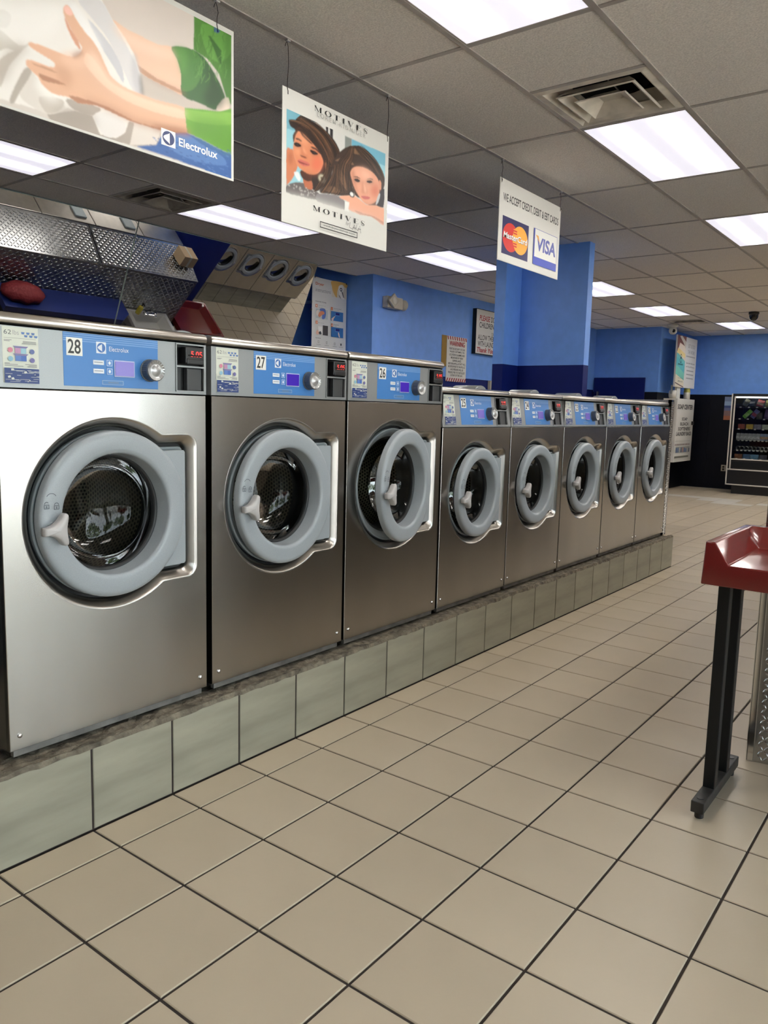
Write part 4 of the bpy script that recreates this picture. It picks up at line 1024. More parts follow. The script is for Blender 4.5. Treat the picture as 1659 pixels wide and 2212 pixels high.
# left woman
A.poly([(287, 850), (330, 838), (358, 850), (375, 930), (402, 1010), (392, 1060), (350, 1150), (300, 1212), (287, 1205)], C(196, 122, 88), 3)
A.poly([(300, 900), (340, 870), (352, 960), (330, 1010), (310, 980)], C(160, 90, 62), 3, .008, .6)
hair = C(44, 31, 27)
A.poly([(310, 540), (330, 528), (385, 550), (384, 525), (430, 513), (560, 552), (690, 638), (770, 720), (822, 800), (852, 880), (842, 960), (805, 1010), (765, 1080), (745, 1190), (650, 1262), (560, 1296), (510, 1285), (590, 1150), (680, 1050), (668, 930), (600, 800), (500, 700), (440, 640), (395, 700), (362, 770), (356, 690), (380, 640), (330, 600)], hair, 3)
A.poly([(470, 1078), (590, 1105), (560, 1180), (562, 1272), (500, 1268), (468, 1230)], C(176, 104, 74), 2)
A.poly([(440, 1060), (600, 1100), (590, 1150), (520, 1180), (450, 1140)], C(70, 42, 32), 3)
A.poly([(600, 780), (700, 900), (740, 1010), (700, 1120), (640, 1200), (560, 1200), (560, 1110), (640, 1070), (650, 930)], hair, 3)
A.poly([(365, 770), (386, 690), (430, 640), (505, 690), (565, 760), (622, 850), (668, 930), (672, 1000), (642, 1070), (592, 1106), (522, 1102), (450, 1062), (400, 1012), (372, 930), (356, 850)], C(206, 132, 96), 3)
A.poly([(380, 720), (430, 660), (500, 700), (540, 760), (480, 790), (420, 770)], C(214, 144, 108), 3, .012, .7)
A.poly([(580, 900), (640, 930), (664, 990), (630, 1060), (570, 1060), (540, 990)], C(206, 110, 82), 3, .014, .6)
A.poly([(440, 800), (470, 830), (500, 890), (516, 925), (490, 945), (440, 915), (425, 880), (440, 850)], C(190, 112, 80), 3, .006, .7)
A.poly([(432, 900), (470, 915), (505, 935), (470, 932), (440, 918)], C(110, 54, 40), 2)
A.poly([(404, 956), (440, 948), (480, 965), (520, 985), (534, 1012), (480, 1022), (440, 1005), (412, 980)], C(196, 104, 94), 3)
A.poly([(408, 962), (470, 985), (530, 1010), (470, 1000), (420, 980)], C(130, 56, 52), 2)
for e_ in ([(368, 778), (402, 772), (442, 806), (402, 816), (375, 800)], [(535, 850), (580, 862), (618, 892), (575, 896), (548, 875)]): A.poly(e_, C(40, 26, 26), 3)
for e_ in ((402, 795), (578, 878)):
    q = cv(*e_); A.ell(q[0], q[1], .004, .0032, C(200, 190, 185), 8)
A.poly([(384, 722), (420, 730), (448, 752), (440, 762), (415, 745), (386, 736)], C(64, 38, 30), 2)
A.poly([(545, 812), (600, 832), (650, 880), (640, 890), (595, 850), (548, 826)], C(64, 38, 30), 2)
A.poly([(395, 640), (440, 625), (520, 660), (600, 740), (660, 850), (700, 960), (690, 1000), (650, 900), (580, 800), (500, 715), (440, 660)], hair, 3)
A.poly([(430, 640), (470, 690), (560, 785), (540, 780), (450, 700)], hair, 2)
for q in ([(450, 560), (560, 610), (680, 720), (760, 860), (740, 850), (650, 730), (540, 630)], [(540, 640), (640, 740), (720, 880), (760, 990), (735, 960), (690, 860), (610, 740)], [(690, 980), (730, 1020), (720, 1120), (680, 1200), (700, 1100)]): A.poly(q, C(122, 82, 58), 3)
A.poly([(287, 1225), (380, 1190), (470, 1200), (482, 1250), (560, 1272), (630, 1305), (610, 1375), (440, 1340), (285, 1296)], C(96, 90, 90), 2)
rg = random.Random(2)
for k in range(40):
    a, b = rg.uniform(300, 590), rg.uniform(1215, 1330)
    if b < 1200 + (a - 287) * .2 or b > 1290 + (a - 287) * .22: continue
    q = cv(a, b); A.ell(q[0], q[1], .005, .0035, C(168, 164, 160), 7)
q = cv(660, 1150); A.ell(q[0], q[1], .031, .024, C(92, 84, 66), 20); A.ell(q[0], q[1], .024, .018, C(176, 170, 150), 16); A.ell(q[0], q[1], .010, .008, C(90, 82, 66), 12)
A.poly([(365, 1088), (410, 1082), (434, 1140), (428, 1176), (400, 1160)], C(214, 220, 222), 3)
# hair strands and soft shading
rg = random.Random(8); HC = [C(24, 17, 15), C(30, 21, 18), C(44, 30, 24), C(64, 44, 33), C(120, 86, 60)]
A.strands([(400, 540), (500, 600), (600, 720), (690, 900), (700, 1020)], [(430, 515), (600, 570), (760, 720), (845, 880), (800, 1000)], 90, HC, rg)
A.strands([(690, 960), (700, 1060), (640, 1180), (570, 1280)], [(800, 1000), (770, 1080), (750, 1180), (660, 1270)], 50, HC, rg)
A.strands([(350, 560), (420, 600), (480, 660)], [(330, 535), (420, 545), (540, 620)], 20, HC, rg)
for q, c, f_, a_ in (([(590, 930), (650, 950), (660, 1010), (620, 1060), (560, 1040)], (214, 106, 80), .014, .6), ([(380, 820), (430, 830), (430, 900), (385, 890)], (222, 156, 118), .012, .7), ([(450, 1050), (520, 1090), (600, 1098), (640, 1060), (600, 1112), (520, 1108)], (150, 82, 58), .010, .7),
    ([(455, 800), (475, 840), (500, 890), (485, 890), (460, 850)], (232, 170, 134), .006, .7), ([(420, 690), (480, 720), (520, 780), (460, 770)], (226, 160, 124), .012, .6), ([(370, 770), (440, 790), (450, 815), (380, 815)], (120, 70, 56), .008, .5), ([(530, 840), (610, 860), (630, 900), (560, 900)], (120, 70, 56), .008, .5)): A.poly(q, C(*c), 3, f_, a_)
for e_ in ([(368, 778), (402, 772), (442, 806), (402, 816), (375, 800)], [(535, 850), (580, 862), (618, 892), (575, 896), (548, 875)]): A.poly(e_, C(34, 22, 22), 3, .0015, .9)
# right woman
A.poly([(770, 980), (800, 930), (870, 850), (950, 810), (1040, 808), (1130, 850), (1200, 930), (1262, 1010), (1310, 1100), (1322, 1200), (1300, 1262), (1250, 1150), (1200, 1080), (1100, 1032), (1000, 1022), (962, 1080), (970, 1200), (1002, 1300), (940, 1334), (860, 1334), (760, 1312), (630, 1290), (740, 1190), (775, 1080)], C(58, 43, 36), 3)
for q in ([(800, 960), (880, 930), (960, 960), (1000, 1010), (930, 990), (850, 970)], [(930, 850), (1030, 830), (1110, 870), (1060, 900), (980, 880)], [(1060, 860), (1150, 920), (1230, 1020), (1270, 1120), (1200, 1040), (1120, 950)], [(800, 1080), (850, 1060), (900, 1140), (930, 1280), (880, 1220), (830, 1140)], [(680, 1250), (780, 1230), (860, 1290), (800, 1300), (720, 1290)]): A.poly(q, C(120, 90, 66), 3)
A.strands([(950, 830), (900, 900), (840, 960), (800, 1100), (820, 1300)], [(1000, 815), (990, 940), (960, 1020), (960, 1100), (980, 1300)], 90, HC, rg)
A.strands([(1000, 815), (1060, 900), (1150, 1000), (1240, 1130)], [(1060, 815), (1180, 910), (1270, 1030), (1315, 1180)], 70, HC, rg)
A.strands([(780, 1010), (760, 1120), (680, 1240), (640, 1285)], [(830, 1000), (850, 1150), (860, 1290), (800, 1320)], 50, HC, rg)
A.poly([(1180, 1250), (1300, 1240), (1310, 1420), (1240, 1440), (1150, 1430)], C(40, 32, 32), 3)
A.poly([(935, 1080), (1000, 1005), (1100, 1005), (1210, 1070), (1275, 1150), (1290, 1230), (1270, 1350), (1040, 1350), (985, 1250), (945, 1160)], C(50, 36, 30), 3)
A.poly([(960, 1085), (1000, 1030), (1090, 1030), (1190, 1082), (1246, 1150), (1268, 1230), (1256, 1340), (1222, 1400), (1152, 1427), (1090, 1392), (1040, 1322), (1000, 1242), (976, 1165)], C(220, 156, 128), 3)
A.poly([(1010, 1050), (1090, 1045), (1170, 1090), (1180, 1150), (1090, 1160), (1010, 1110)], C(230, 172, 146), 3, .012, .7)
A.poly([(1190, 1230), (1250, 1220), (1252, 1320), (1200, 1340), (1160, 1290)], C(214, 132, 106), 3, .014, .6)
A.poly([(1082, 1180), (1110, 1190), (1135, 1270), (1142, 1300), (1110, 1312), (1075, 1298), (1080, 1260)], C(200, 134, 108), 3, .006, .7)
A.poly([(1072, 1338), (1120, 1334), (1168, 1350), (1150, 1368), (1105, 1366)], C(196, 104, 100), 3)
for e_ in ([(1000, 1160), (1030, 1152), (1062, 1176), (1030, 1186)], [(1130, 1180), (1165, 1170), (1192, 1186), (1160, 1198)]): A.poly(e_, C(52, 38, 38), 3)
for e_ in ([(985, 1130), (1030, 1128), (1068, 1155), (1030, 1142)], [(1130, 1160), (1170, 1146), (1205, 1166), (1170, 1158)]): A.poly(e_, C(82, 54, 44), 2)
for q, c, f_, a_ in (([(1190, 1240), (1250, 1230), (1250, 1320), (1200, 1330)], (206, 116, 92), .014, .6), ([(1080, 1050), (1170, 1100), (1180, 1150), (1100, 1150)], (238, 186, 160), .014, .7), ([(970, 1090), (1000, 1060), (1010, 1180), (1040, 1310), (1000, 1240)], (176, 116, 92), .010, .6), ([(1100, 1190), (1118, 1230), (1128, 1290), (1110, 1290)], (240, 190, 164), .006, .7),
    ([(1090, 1390), (1150, 1425), (1220, 1400), (1230, 1420), (1150, 1440)], (150, 92, 74), .008, .6), ([(1160, 1440), (1310, 1470), (1310, 1540), (1180, 1500)], (236, 182, 156), .016, .6), ([(985, 1155), (1060, 1160), (1065, 1190), (1000, 1190)], (140, 96, 84), .008, .5), ([(1125, 1170), (1195, 1165), (1200, 1200), (1130, 1200)], (140, 96, 84), .008, .5)): A.poly(q, C(*c), 3, f_, a_)
for e_ in ([(1000, 1160), (1030, 1152), (1062, 1176), (1030, 1186)], [(1130, 1180), (1165, 1170), (1192, 1186), (1160, 1198)]): A.poly(e_, C(46, 34, 34), 3, .0015, .9)
A.poly([(1262, 1170), (1285, 1190), (1284, 1262), (1264, 1262)], C(216, 146, 118), 3)
A.poly([(1285, 1275), (1318, 1262), (1308, 1455), (1236, 1432), (1258, 1340)], C(34, 30, 36), 2)
A.poly([(1260, 1310), (1275, 1320), (1255, 1400), (1228, 1430), (1235, 1380)], C(196, 196, 196), 2)
A.poly([(610, 1310), (760, 1320), (850, 1340), (905, 1400), (895, 1478), (760, 1440), (610, 1392)], C(126, 122, 124), 2)
A.poly([(900, 1392), (952, 1400), (940, 1478), (948, 1500), (900, 1490)], C(226, 226, 222))
A.poly([(840, 1342), (900, 1330), (1000, 1332), (1060, 1372), (1120, 1420), (1160, 1430), (1312, 1462), (1310, 1640), (1250, 1600), (1180, 1548), (1080, 1535), (985, 1500), (940, 1470), (950, 1402), (880, 1372)], C(224, 164, 136), 2)
A.poly([(1000, 1480), (1100, 1520), (1200, 1545), (1310, 1610), (1310, 1640), (1180, 1552), (1060, 1530)], C(196, 132, 106), 2)
q = cv(975, 1316); A.ell(q[0], q[1], .021, .015, C(30, 28, 30), 18); A.ell(q[0], q[1], .014, .010, C(225, 225, 222), 14)
W0 = (.74, .735, .69)       # the picture fades to white at its foot
for f_, a_, dz in ((.020, .75, 40), (.012, .8, 70), (.006, 1.0, 100)):
    A.poly([(200, 1270 + dz * .6), (600, 1360 + dz * .6), (900, 1450 + dz * .6), (900, 1950), (200, 1850)], W0, 0, f_, a_)
    A.poly([(930, 1480 + dz * .5), (1100, 1530 + dz * .5), (1200, 1560 + dz * .7), (1400, 1680 + dz * .7), (1400, 1990), (880, 1950)], W0, 0, f_, a_)
obj('picture', A.mesh(SX + .0004), [], o, world=True)
I = Ink((SX + .0006, 0, 0), conv=cv)
# words
def didone(I, word, x0, x1, y0, y1, col):
    W_ = {'M': 1.15, 'O': 1.0, 'T': .85, 'I': .45, 'V': 1.0, 'E': .8, 'S': .7}; gap = .42
    tot = sum(W_[c] for c in word) + gap * (len(word) - 1); k = (x1 - x0) / tot; hh = y1 - y0; x = x0
    def R(a, b, c, d): I.rect(x + a * k, y0 + b * hh, x + c * k, y0 + d * hh, col)
    def Q(p): I.poly([(x + a * k, y0 + b * hh) for a, b in p], col, conv=False)
    th, tn = .22, .05
    for c in word:
        w = W_[c]
        if c == 'I': R(w / 2 - th / 2, 0, w / 2 + th / 2, 1); R(0.03, 0, w - .03, .035); R(.03, .965, w - .03, 1)
        elif c == 'T': R(w / 2 - th / 2, 0, w / 2 + th / 2, 1); R(0, .965, w, 1); R(w / 2 - .22, 0, w / 2 + .22, .035); R(0, .78, .03, 1); R(w - .03, .78, w, 1)
        elif c == 'E': R(.1, 0, .1 + th, 1); R(0, 0, w, .035); R(0, .965, w * .95, 1); R(.2, .5, w * .65, .53); R(w - .03, 0, w, .22); R(w * .95 - .03, .8, w * .95, 1); R(w * .65 - .02, .42, w * .65 + .01, .62)
        elif c == 'M':
            R(.1, 0, .1 + tn, 1); R(w - .1 - th, 0, w - .1, 1); Q([(.02, 1), (.22, 1), (w * .55, .1), (w * .5, 0)]); Q([(w * .5, 0), (w * .53, .0), (w - .2, 1), (w - .25, 1)])
            R(0, 0, .26, .035); R(w - .36, 0, w, .035); R(w - .3, .965, w, 1); R(0, .965, .2, 1)
        elif c == 'V': Q([(.05, 1), (.27, 1), (w * .56, .12), (w * .5, 0)]); Q([(w * .5, 0), (w * .53, 0), (w - .12, 1), (w - .16, 1)]); R(0, .965, .4, 1); R(w - .32, .965, w, 1)
        elif c == 'O':
            n = 40; pts = []; F = []
            for i in range(n + 1):
                a = 2 * PI * i / n; pts += [(x + (.5 + .5 * math.cos(a)) * w * k, y0 + (.5 + .52 * math.sin(a)) * hh), (x + (.5 + .31 * math.cos(a)) * w * k, y0 + (.5 + .475 * math.sin(a)) * hh)]
                if i < n: F.append([2 * i, 2 * i + 1, 2 * i + 3, 2 * i + 2])
            I.raw(pts, F, col)
        elif c == 'S':
            P = [(.92, .78), (.80, .95), (.5, 1.0), (.2, .93), (.12, .76), (.28, .60), (.6, .45), (.84, .30), (.82, .12), (.55, .0), (.22, .05), (.08, .25)]
            Wd = [.03, .04, .05, .09, .13, .17, .18, .16, .11, .05, .04, .03]; pts = []
            P2 = [np.array(p) for p in P]
            o0 = len(I.V); I.lv += I.eps; L_ = []
            for i, p in enumerate(P2):
                t_ = P2[min(i + 1, len(P2) - 1)] - P2[max(i - 1, 0)]; t_ = t_ / np.linalg.norm(t_); nrm = np.array([-t_[1], t_[0]]) * Wd[i] / 2
                for s_ in (1, -1): q_ = p + s_ * nrm; I.V.append(I.P(x + q_[0] * w * k, y0 + q_[1] * hh))
            for i in range(len(P2) - 1): I.F.append([o0 + 2 * i, o0 + 2 * i + 1, o0 + 2 * i + 3, o0 + 2 * i + 2]); I.C.append(col)
            R(w * .90, .70, w * .93, .98); R(w * .07, .04, w * .10, .32)
        x += (w + gap) * k
DK = rgb(30, 30, 32)
a, b = cv(580, 375), cv(1130, 690); didone(I, 'MOTIVES', a[0], b[0], b[1], a[1], DK)
a, b = cv(600, 485), cv(1105, 732); I.text('L O R E N   R I D I N G E R', a[0], b[1], b[0], b[1] + .020, C(158, 156, 152))
obj('print', I.mesh(), [], o, world=True); I = Ink((SX + .0006, 0, 0), conv=cv)
a, b = cv(566, 1430), cv(1100, 1655); didone(I, 'MOTIVES', a[0], b[0], b[1], a[1], DK)
I.ptext('for', (900, 1600), (935, 1650), C(120, 118, 116), 0, .3)
a = cv(945, 1612); w_ = (cv(1055, 1700)[0] - a[0])
for q in ([(0, 0), (-.05, -.75), (.2, -.85)], [(.2, -.95), (.42, -.2), (.5, -.9)], [(.25, -.65), (.55, -.6)], [(.62, -.05), (.55, -.75), (.75, -.8)], [(.72, -.9), (.9, -.1), (1.02, -1.1)], [(.72, -.6), (1.0, -.55)]):
    I.line([(a[0] + p * w_, a[1] + r_ * .034) for p, r_ in q], .0025, C(80, 78, 78))
a, b = cv(625, 1600), cv(1018, 1783); zt = a[1]; zb = b[1]
for q in ((a[0], zb, b[0], zb + .004), (a[0], zt - .004, b[0], zt), (a[0], zb, a[0] + .004, zt), (b[0] - .004, zb, b[0], zt)): I.rect(*q, DK)
I.text('washdryandshop.com', a[0] + .022, zb + .009, b[0] - .020, zt - .009, rgb(62, 62, 64))
obj('print', I.mesh(), [], o, world=True)
wires(o, [(Y0 + .03, Z1 - .006), (Y1 - .016, Z1 - .006)])

# ---- card sign
Y0, Y1, Z0, Z1 = 3.488, 4.384, 2.370, 2.881
o = board('hanging_sign', Y0, Y1, Z0, Z1, 'white hanging sign saying cards accepted, with red and orange circles and blue logo')
cv = plane_conv(crop(1040, 340, 1240, 620, 1580), 'x', SX)
I = Ink((SX, 0, 0), conv=cv); I.rect(Y0 + .003, Z0 + .003, Y1 - .003, Z1 - .003, (.74, .735, .69))
a, b = cv(372, 690), cv(1305, 1188); I.text('WE ACCEPT CREDIT, DEBIT & EBT CARDS', a[0], b[1], b[0], b[1] + .058, DK, .012)
a, b = cv(362, 980), cv(780, 1785); I.rect(a[0], b[1], b[0], a[1], C(30, 28, 84))
w_ = b[0] - a[0]; hh = a[1] - b[1]; cxm = (a[0] + b[0]) / 2; czm = (a[1] + b[1]) / 2; R_ = hh * .385
rx = w_ * .295
def ovals(col, s, n=40): I.ell(cxm + s * w_ * .185, czm + (-.004 if s < 0 else .0), rx, R_, col, n)
ovals(C(206, 48, 44), -1); ovals(C(232, 164, 60), 1)
for k in range(7):      # interlocking bars
    zz = czm + R_ * (.54 - .18 * k)
    if abs(zz - czm) < R_ * .22: continue
    I.rect(cxm - w_ * .085, zz - R_ * .05, cxm + w_ * .05, zz + R_ * .05, C(206, 48, 44)); I.rect(cxm - w_ * .085, zz + R_ * .05, cxm + .01, zz + R_ * .12, C(232, 164, 60))
I.text('MasterCard', a[0] + w_ * .045, czm - R_ * .20, b[0] - w_ * .045, czm + R_ * .24, rgb(70, 40, 40), .03, .12)
I.text('MasterCard', a[0] + w_ * .040, czm - R_ * .185, b[0] - w_ * .050, czm + R_ * .255, C(240, 238, 236), .02, .12)
a, b = cv(892, 1198), cv(1245, 1950); w_ = b[0] - a[0]; hh = a[1] - b[1]
I.rect(a[0], b[1], b[0] + .012, a[1], C(60, 72, 160)); I.rect(a[0] + w_ * .05, b[1] + hh * .22, b[0] + .008, a[1] - hh * .012, C(218, 219, 214))
I.rect(a[0], b[1], b[0] + .012, b[1] + hh * .215, C(40, 66, 176))
I.text('VISA', a[0] + w_ * .14, b[1] + hh * .40, b[0] - w_ * .03, b[1] + hh * .80, C(72, 82, 160), .03, .10)
I.poly([(a[0] + w_ * .08, b[1] + hh * .83), (a[0] + w_ * .20, b[1] + hh * .82), (a[0] + w_ * .26, b[1] + hh * .62)], C(216, 160, 84), conv=False)
for q in (cv(345, 378), cv(1350, 885)): I.ell(q[0], q[1], .007, .008, (.01, .01, .01), 12)
obj('print', I.mesh(), [], o, world=True)
wires(o, [(Y0 + .018, Z1 - .006), (Y1 - .016, Z1 - .006)])

# ================================================================ WALL SIGNS
XW = -3.80
# dryer instructions board, standing off the wall in front of the recess
xd = -4.20
a, b = at(676.5, 597, 'x', xd), at(745.5, 750, 'x', xd)
o = board('instruction_board', a[1] - .012, b[1] + .01, b[2] - .08, a[2], 'white dryer instructions board with four small step pictures beside the mirror', 'sign', .006, xd)
cv = plane_conv(crop(660, 560, 860, 780, 1659), 'x', xd); I = Ink((xd, 0, 0), conv=cv); I.rect(a[1] - .010, b[2] - .078, b[1] + .008, a[2] - .002, (.72, .715, .69))
I.quad((475, 390), (735, 720), C(205, 196, 178)); I.poly([(475, 385), (733, 440), (730, 520), (640, 470), (570, 560), (560, 690), (500, 600), (470, 480)], C(212, 170, 92), 3)
I.poly([(590, 490), (660, 460), (690, 520), (660, 640), (700, 720), (640, 700), (600, 620)], C(224, 220, 212), 3)
q = cv(634, 545); I.ring(q[0], q[1], .022, .011, C(50, 50, 54)); I.poly([(640, 560), (665, 600), (688, 695), (676, 690), (648, 600)], C(60, 60, 62)); I.poly([(590, 640), (612, 655), (632, 708), (618, 695)], C(90, 90, 92))
I.ptext('Dryer', (180, 402), (330, 500), C(196, 92, 44), .012); I.ptext('instructions', (178, 508), (450, 625), C(140, 140, 142))
I.ptext('Automatic Drying', (175, 735), (366, 795), rgb(60, 60, 62), .012)
for n_, (x_, y_) in ((1, (178, 800)), (2, (452, 855)), (3, (178, 1098)), (4, (452, 1150))):
    I.quad((x_, y_), (x_ + 34, y_ + 62), C(206, 110, 56)); I.ptext(str(n_), (x_ + 10, y_ + 14), (x_ + 24, y_ + 50), C(236, 228, 220), .02)
for t_, tl, br in (('Load laundry and', (228, 818), (352, 850)), ('close door', (228, 850), (300, 872)), ('Select the program', (502, 872), (636, 912)), ('based on type', (502, 900), (590, 925)), ('Make payment', (222, 1130), (330, 1155)), ('Press button', (500, 1160), (590, 1190)), ('to start', (500, 1188), (550, 1206)), ('Symbols', (174, 1395), (266, 1430))):
    I.ptext(t_, tl, br, rgb(66, 66, 68), .01)
I.quad((180, 880), (390, 1085), C(176, 184, 186)); I.poly([(250, 885), (340, 890), (358, 980), (340, 1060), (290, 1070), (290, 990), (260, 930)], C(78, 104, 170), 3); I.poly([(220, 980), (270, 930), (320, 940), (330, 980), (290, 1000), (240, 1040)], C(196, 120, 86), 3); I.poly([(185, 930), (230, 910), (225, 990), (190, 1010)], C(216, 206, 196), 3)
for x_, y_ in ((452, 925), (452, 1210)):
    I.quad((x_, y_), (x_ + 212, y_ + 205), C(52, 108, 166)); I.quad((x_ + 70, y_ + 35), (x_ + 150, y_ + 100), C(96, 140, 196)); I.quad((x_ + 78, y_ + 36), (x_ + 148, y_ + 88), C(30, 24, 112))
I.poly([(455, 1070), (500, 1030), (525, 1020), (500, 1060), (480, 1110)], C(226, 198, 184), 3); I.poly([(575, 1310), (592, 1330), (606, 1400), (590, 1400), (575, 1350)], C(226, 198, 184), 3)
I.quad((180, 1180), (390, 1370), C(206, 204, 200)); I.quad((300, 1185), (390, 1372), C(62, 58, 58)); I.poly([(215, 1200), (290, 1210), (285, 1330), (225, 1320)], C(226, 224, 220)); I.poly([(180, 1290), (215, 1270), (230, 1340), (185, 1345)], C(214, 172, 150), 3); I.poly([(225, 1310), (260, 1290), (275, 1340), (240, 1345)], C(40, 40, 42), 2)
for x_, y_ in ((222, 1478), (368, 1498), (510, 1518), (622, 1532)):
    q = cv(x_, y_); I.rect(q[0] - .012, q[1] - .013, q[0] + .012, q[1] + .013, rgb(70, 70, 72))
    if x_ < 600: I.rect(q[0] - .009, q[1] - .010, q[0] + .009, q[1] + .010, C(205, 204, 198))
    I.text('xxxxxxxxx', q[0] - .040, q[1] - .034, q[0] + .040, q[1] - .026, rgb(120, 120, 122)) if False else I.rect(q[0] - .038, q[1] - .034, q[0] + .038, q[1] - .030, rgb(140, 140, 142))
for q in (cv(158, 318), cv(718, 447)): I.ell(q[0], q[1], .008, .010, (.02, .02, .02), 10)
obj('print', I.mesh(), [], o, world=True)
for y_ in (a[1] + .02, b[1] - .05): obj('bracket', MB().box(XL + .004, xd - .006, y_, y_ + .03, a[2] - .30, a[2] - .27), M_STEELTRIM, o, world=True)

# warning notice (curling off the wall) and its yellow neighbour
cv = plane_conv(crop(930, 640, 1080, 840, 1659), 'x', XW + .012)
a, b = cv(405, 935), cv(845, 2020)
yw0, yw1 = a[0], cv(875, 1020)[0]; zw0, zw1 = 1.80, a[1]
o = thing('warning_sign', (XW + .006, (yw0 + yw1) / 2, zw0), 'white warning notice with red and white stripes on blue wall', 'sign')
obj('board', MB().box(XW, XW + .012, yw0, yw1, zw0, zw1, b=.002, seg=1), M_WHITE, o, world=True)
I = Ink((XW + .012, 0, 0), conv=cv); n = 18; red = C(150, 28, 30)
for k in range(n):
    if k % 2 == 0:
        y_ = yw0 + (yw1 - yw0) * k / n; d_ = (yw1 - yw0) / n
        I.poly([(y_, zw1 - .002), (y_ + d_, zw1 - .002), (y_ + d_ * 1.6, zw1 - .050), (y_ + d_ * .6, zw1 - .050)], red, conv=False)
        I.poly([(y_ + d_, zw0 + .05), (y_ + d_ * 2, zw0 + .05), (y_ + d_, zw0), (y_, zw0)], red, conv=False)
ww = yw1 - yw0; I.text('WARNING', yw0 + ww * .10, zw1 - .130, yw1 - ww * .12, zw1 - .062, C(160, 28, 32), .02)
LN = ['FOR THE SECURITY OF OUR', 'VALUED CUSTOMERS, THIS', 'LOCATION IS ALARMED AND', 'MONITORED BY VIDEO', 'SURVEILLANCE.', 'ANY UNLAWFUL ACTIVITY WILL', 'BE REPORTED TO THE POLICE', 'AND PERSONS WILL BE', 'PROSECUTED TO THE FULLEST', 'EXTENT OF THE LAW.']
dz = (zw1 - .15 - zw0 - .065) / 10
for k, t_ in enumerate(LN):
    hw_ = ww * .44 * len(t_) / 26; z_ = zw1 - .15 - dz * (k + 1); I.text(t_, (yw0 + yw1) / 2 - hw_, z_ + dz * .18, (yw0 + yw1) / 2 + hw_, z_ + dz * .86, rgb(62, 62, 60), .006)
obj('print', I.mesh(), [], o, world=True)
a, b = cv(290, 915), cv(410, 1580)
tag(obj('yellow_notice', MB().box(XW, XW + .004, a[0], yw0 + .004, 2.0, a[1], b=.001, seg=1), mat('ochre_board', (.30, .17, .012), .5)), 'ochre yellow notice half hidden behind the warning notice', 'sign')
# please do not let children ... board
cv = plane_conv(crop(930, 640, 1080, 840, 1659), 'x', XW + .06)
a, b = cv(1125, 300), cv(1052, 1350); y0 = cv(1090, 800)[0]; y1 = y0 + 1.0; z1 = a[1]; z0 = b[1]
o = thing('notice_board', (XW + .03, y0 + .5, z0), 'framed white notice starting PLEASE, partly behind the blue column', 'sign')
obj('board', MB().box(XW + .045, XW + .058, y0, y1, z0, z1), M_WHITE, o, world=True)
obj('frame', MB().box(XW, XW + .062, y0 - .008, y0, z0 - .008, z1 + .008).box(XW, XW + .062, y1, y1 + .008, z0 - .008, z1 + .008).box(XW, XW + .062, y0, y1, z1, z1 + .008).box(XW, XW + .062, y0, y1, z0 - .008, z0), M_LEG, o, world=True)
I = Ink((XW + .058, 0, 0)); I.rect(y0 + .002, z0 + .002, y1 - .002, z1 - .002, (.72, .715, .69)); hh = z1 - z0; cr = C(160, 32, 40)
def row(t_, x0, k0, k1, w, col, **kw): I.text(t_, y0 + x0, z1 - hh * k1, y0 + x0 + w, z1 - hh * k0, col, **kw)
row('PLEASE', .09, .12, .245, .30, cr, bold=.02, shear=.12); row('DO', .42, .12, .245, .11, DK, bold=.012)
row('CHILDREN', .09, .28, .405, .42, DK, bold=.012)
row('OR', .44, .48, .555, .07, rgb(80, 80, 80)); row('ALLOW THEM', .06, .565, .685, .48, DK, bold=.012)
row('WITH LAUNDRY', .06, .71, .83, .56, DK, bold=.012); row('Thank You', .04, .855, .97, .50, cr, bold=.03, shear=.3)
obj('print', I.mesh(), [], o, world=True)

# emergency lamp
ya, yb = at(824, 643, 'x', XW)[1], at(859, 672, 'x', XW)[1]; z_ = 2.70
o = thing('emergency_light', (XW, (ya + yb) / 2, z_ - .06), 'beige emergency light with two lamp heads on blue wall', 'emergency light')
obj('housing', MB().box(XW, XW + .085, ya + .02, yb - .005, z_ - .075, z_ + .065, b=.008), M_BEIGE, o, world=True)
hd = MB(); 
for s, k in ((.100, .0), (.098, .05), (.085, .062), (.04, .068)):
    pass
def diamond(yc, zc_, r, x0, tilt):
    m = MB(); L = []
    for s, xx in ((.72, x0), (1.0, x0 + .03), (1.0, x0 + .045), (.93, x0 + .05)):
        L.append([(xx + tilt * s * r * math.cos(a), yc + s * r * math.cos(a), zc_ + s * r * math.sin(a)) for a in (0, PI / 2, PI, 3 * PI / 2)])
    m.loft(L, 0, False, True, True); return m
hdo = obj('lamp_head', diamond(ya + .075, z_ + .005, .088, XW + .10, .15), M_BEIGE, o, world=True)
lens = MB().lathe([(.045, 0), (.03, .012), (.0001, .016)], (XW + .155, ya + .075, z_ + .005), 'x', 16); obj('lens', lens, mat('lamp_lens', (.62, .60, .53), .15), hdo, world=True)
hd2 = obj('lamp_head', MB().lathe([(.0001, 0), (.04, .005), (.062, .03), (.068, .065), (.06, .07), (.0001, .075)], (XW + .05, yb - .005, z_ - .01), 'y', 20), M_BEIGE, o, world=True)

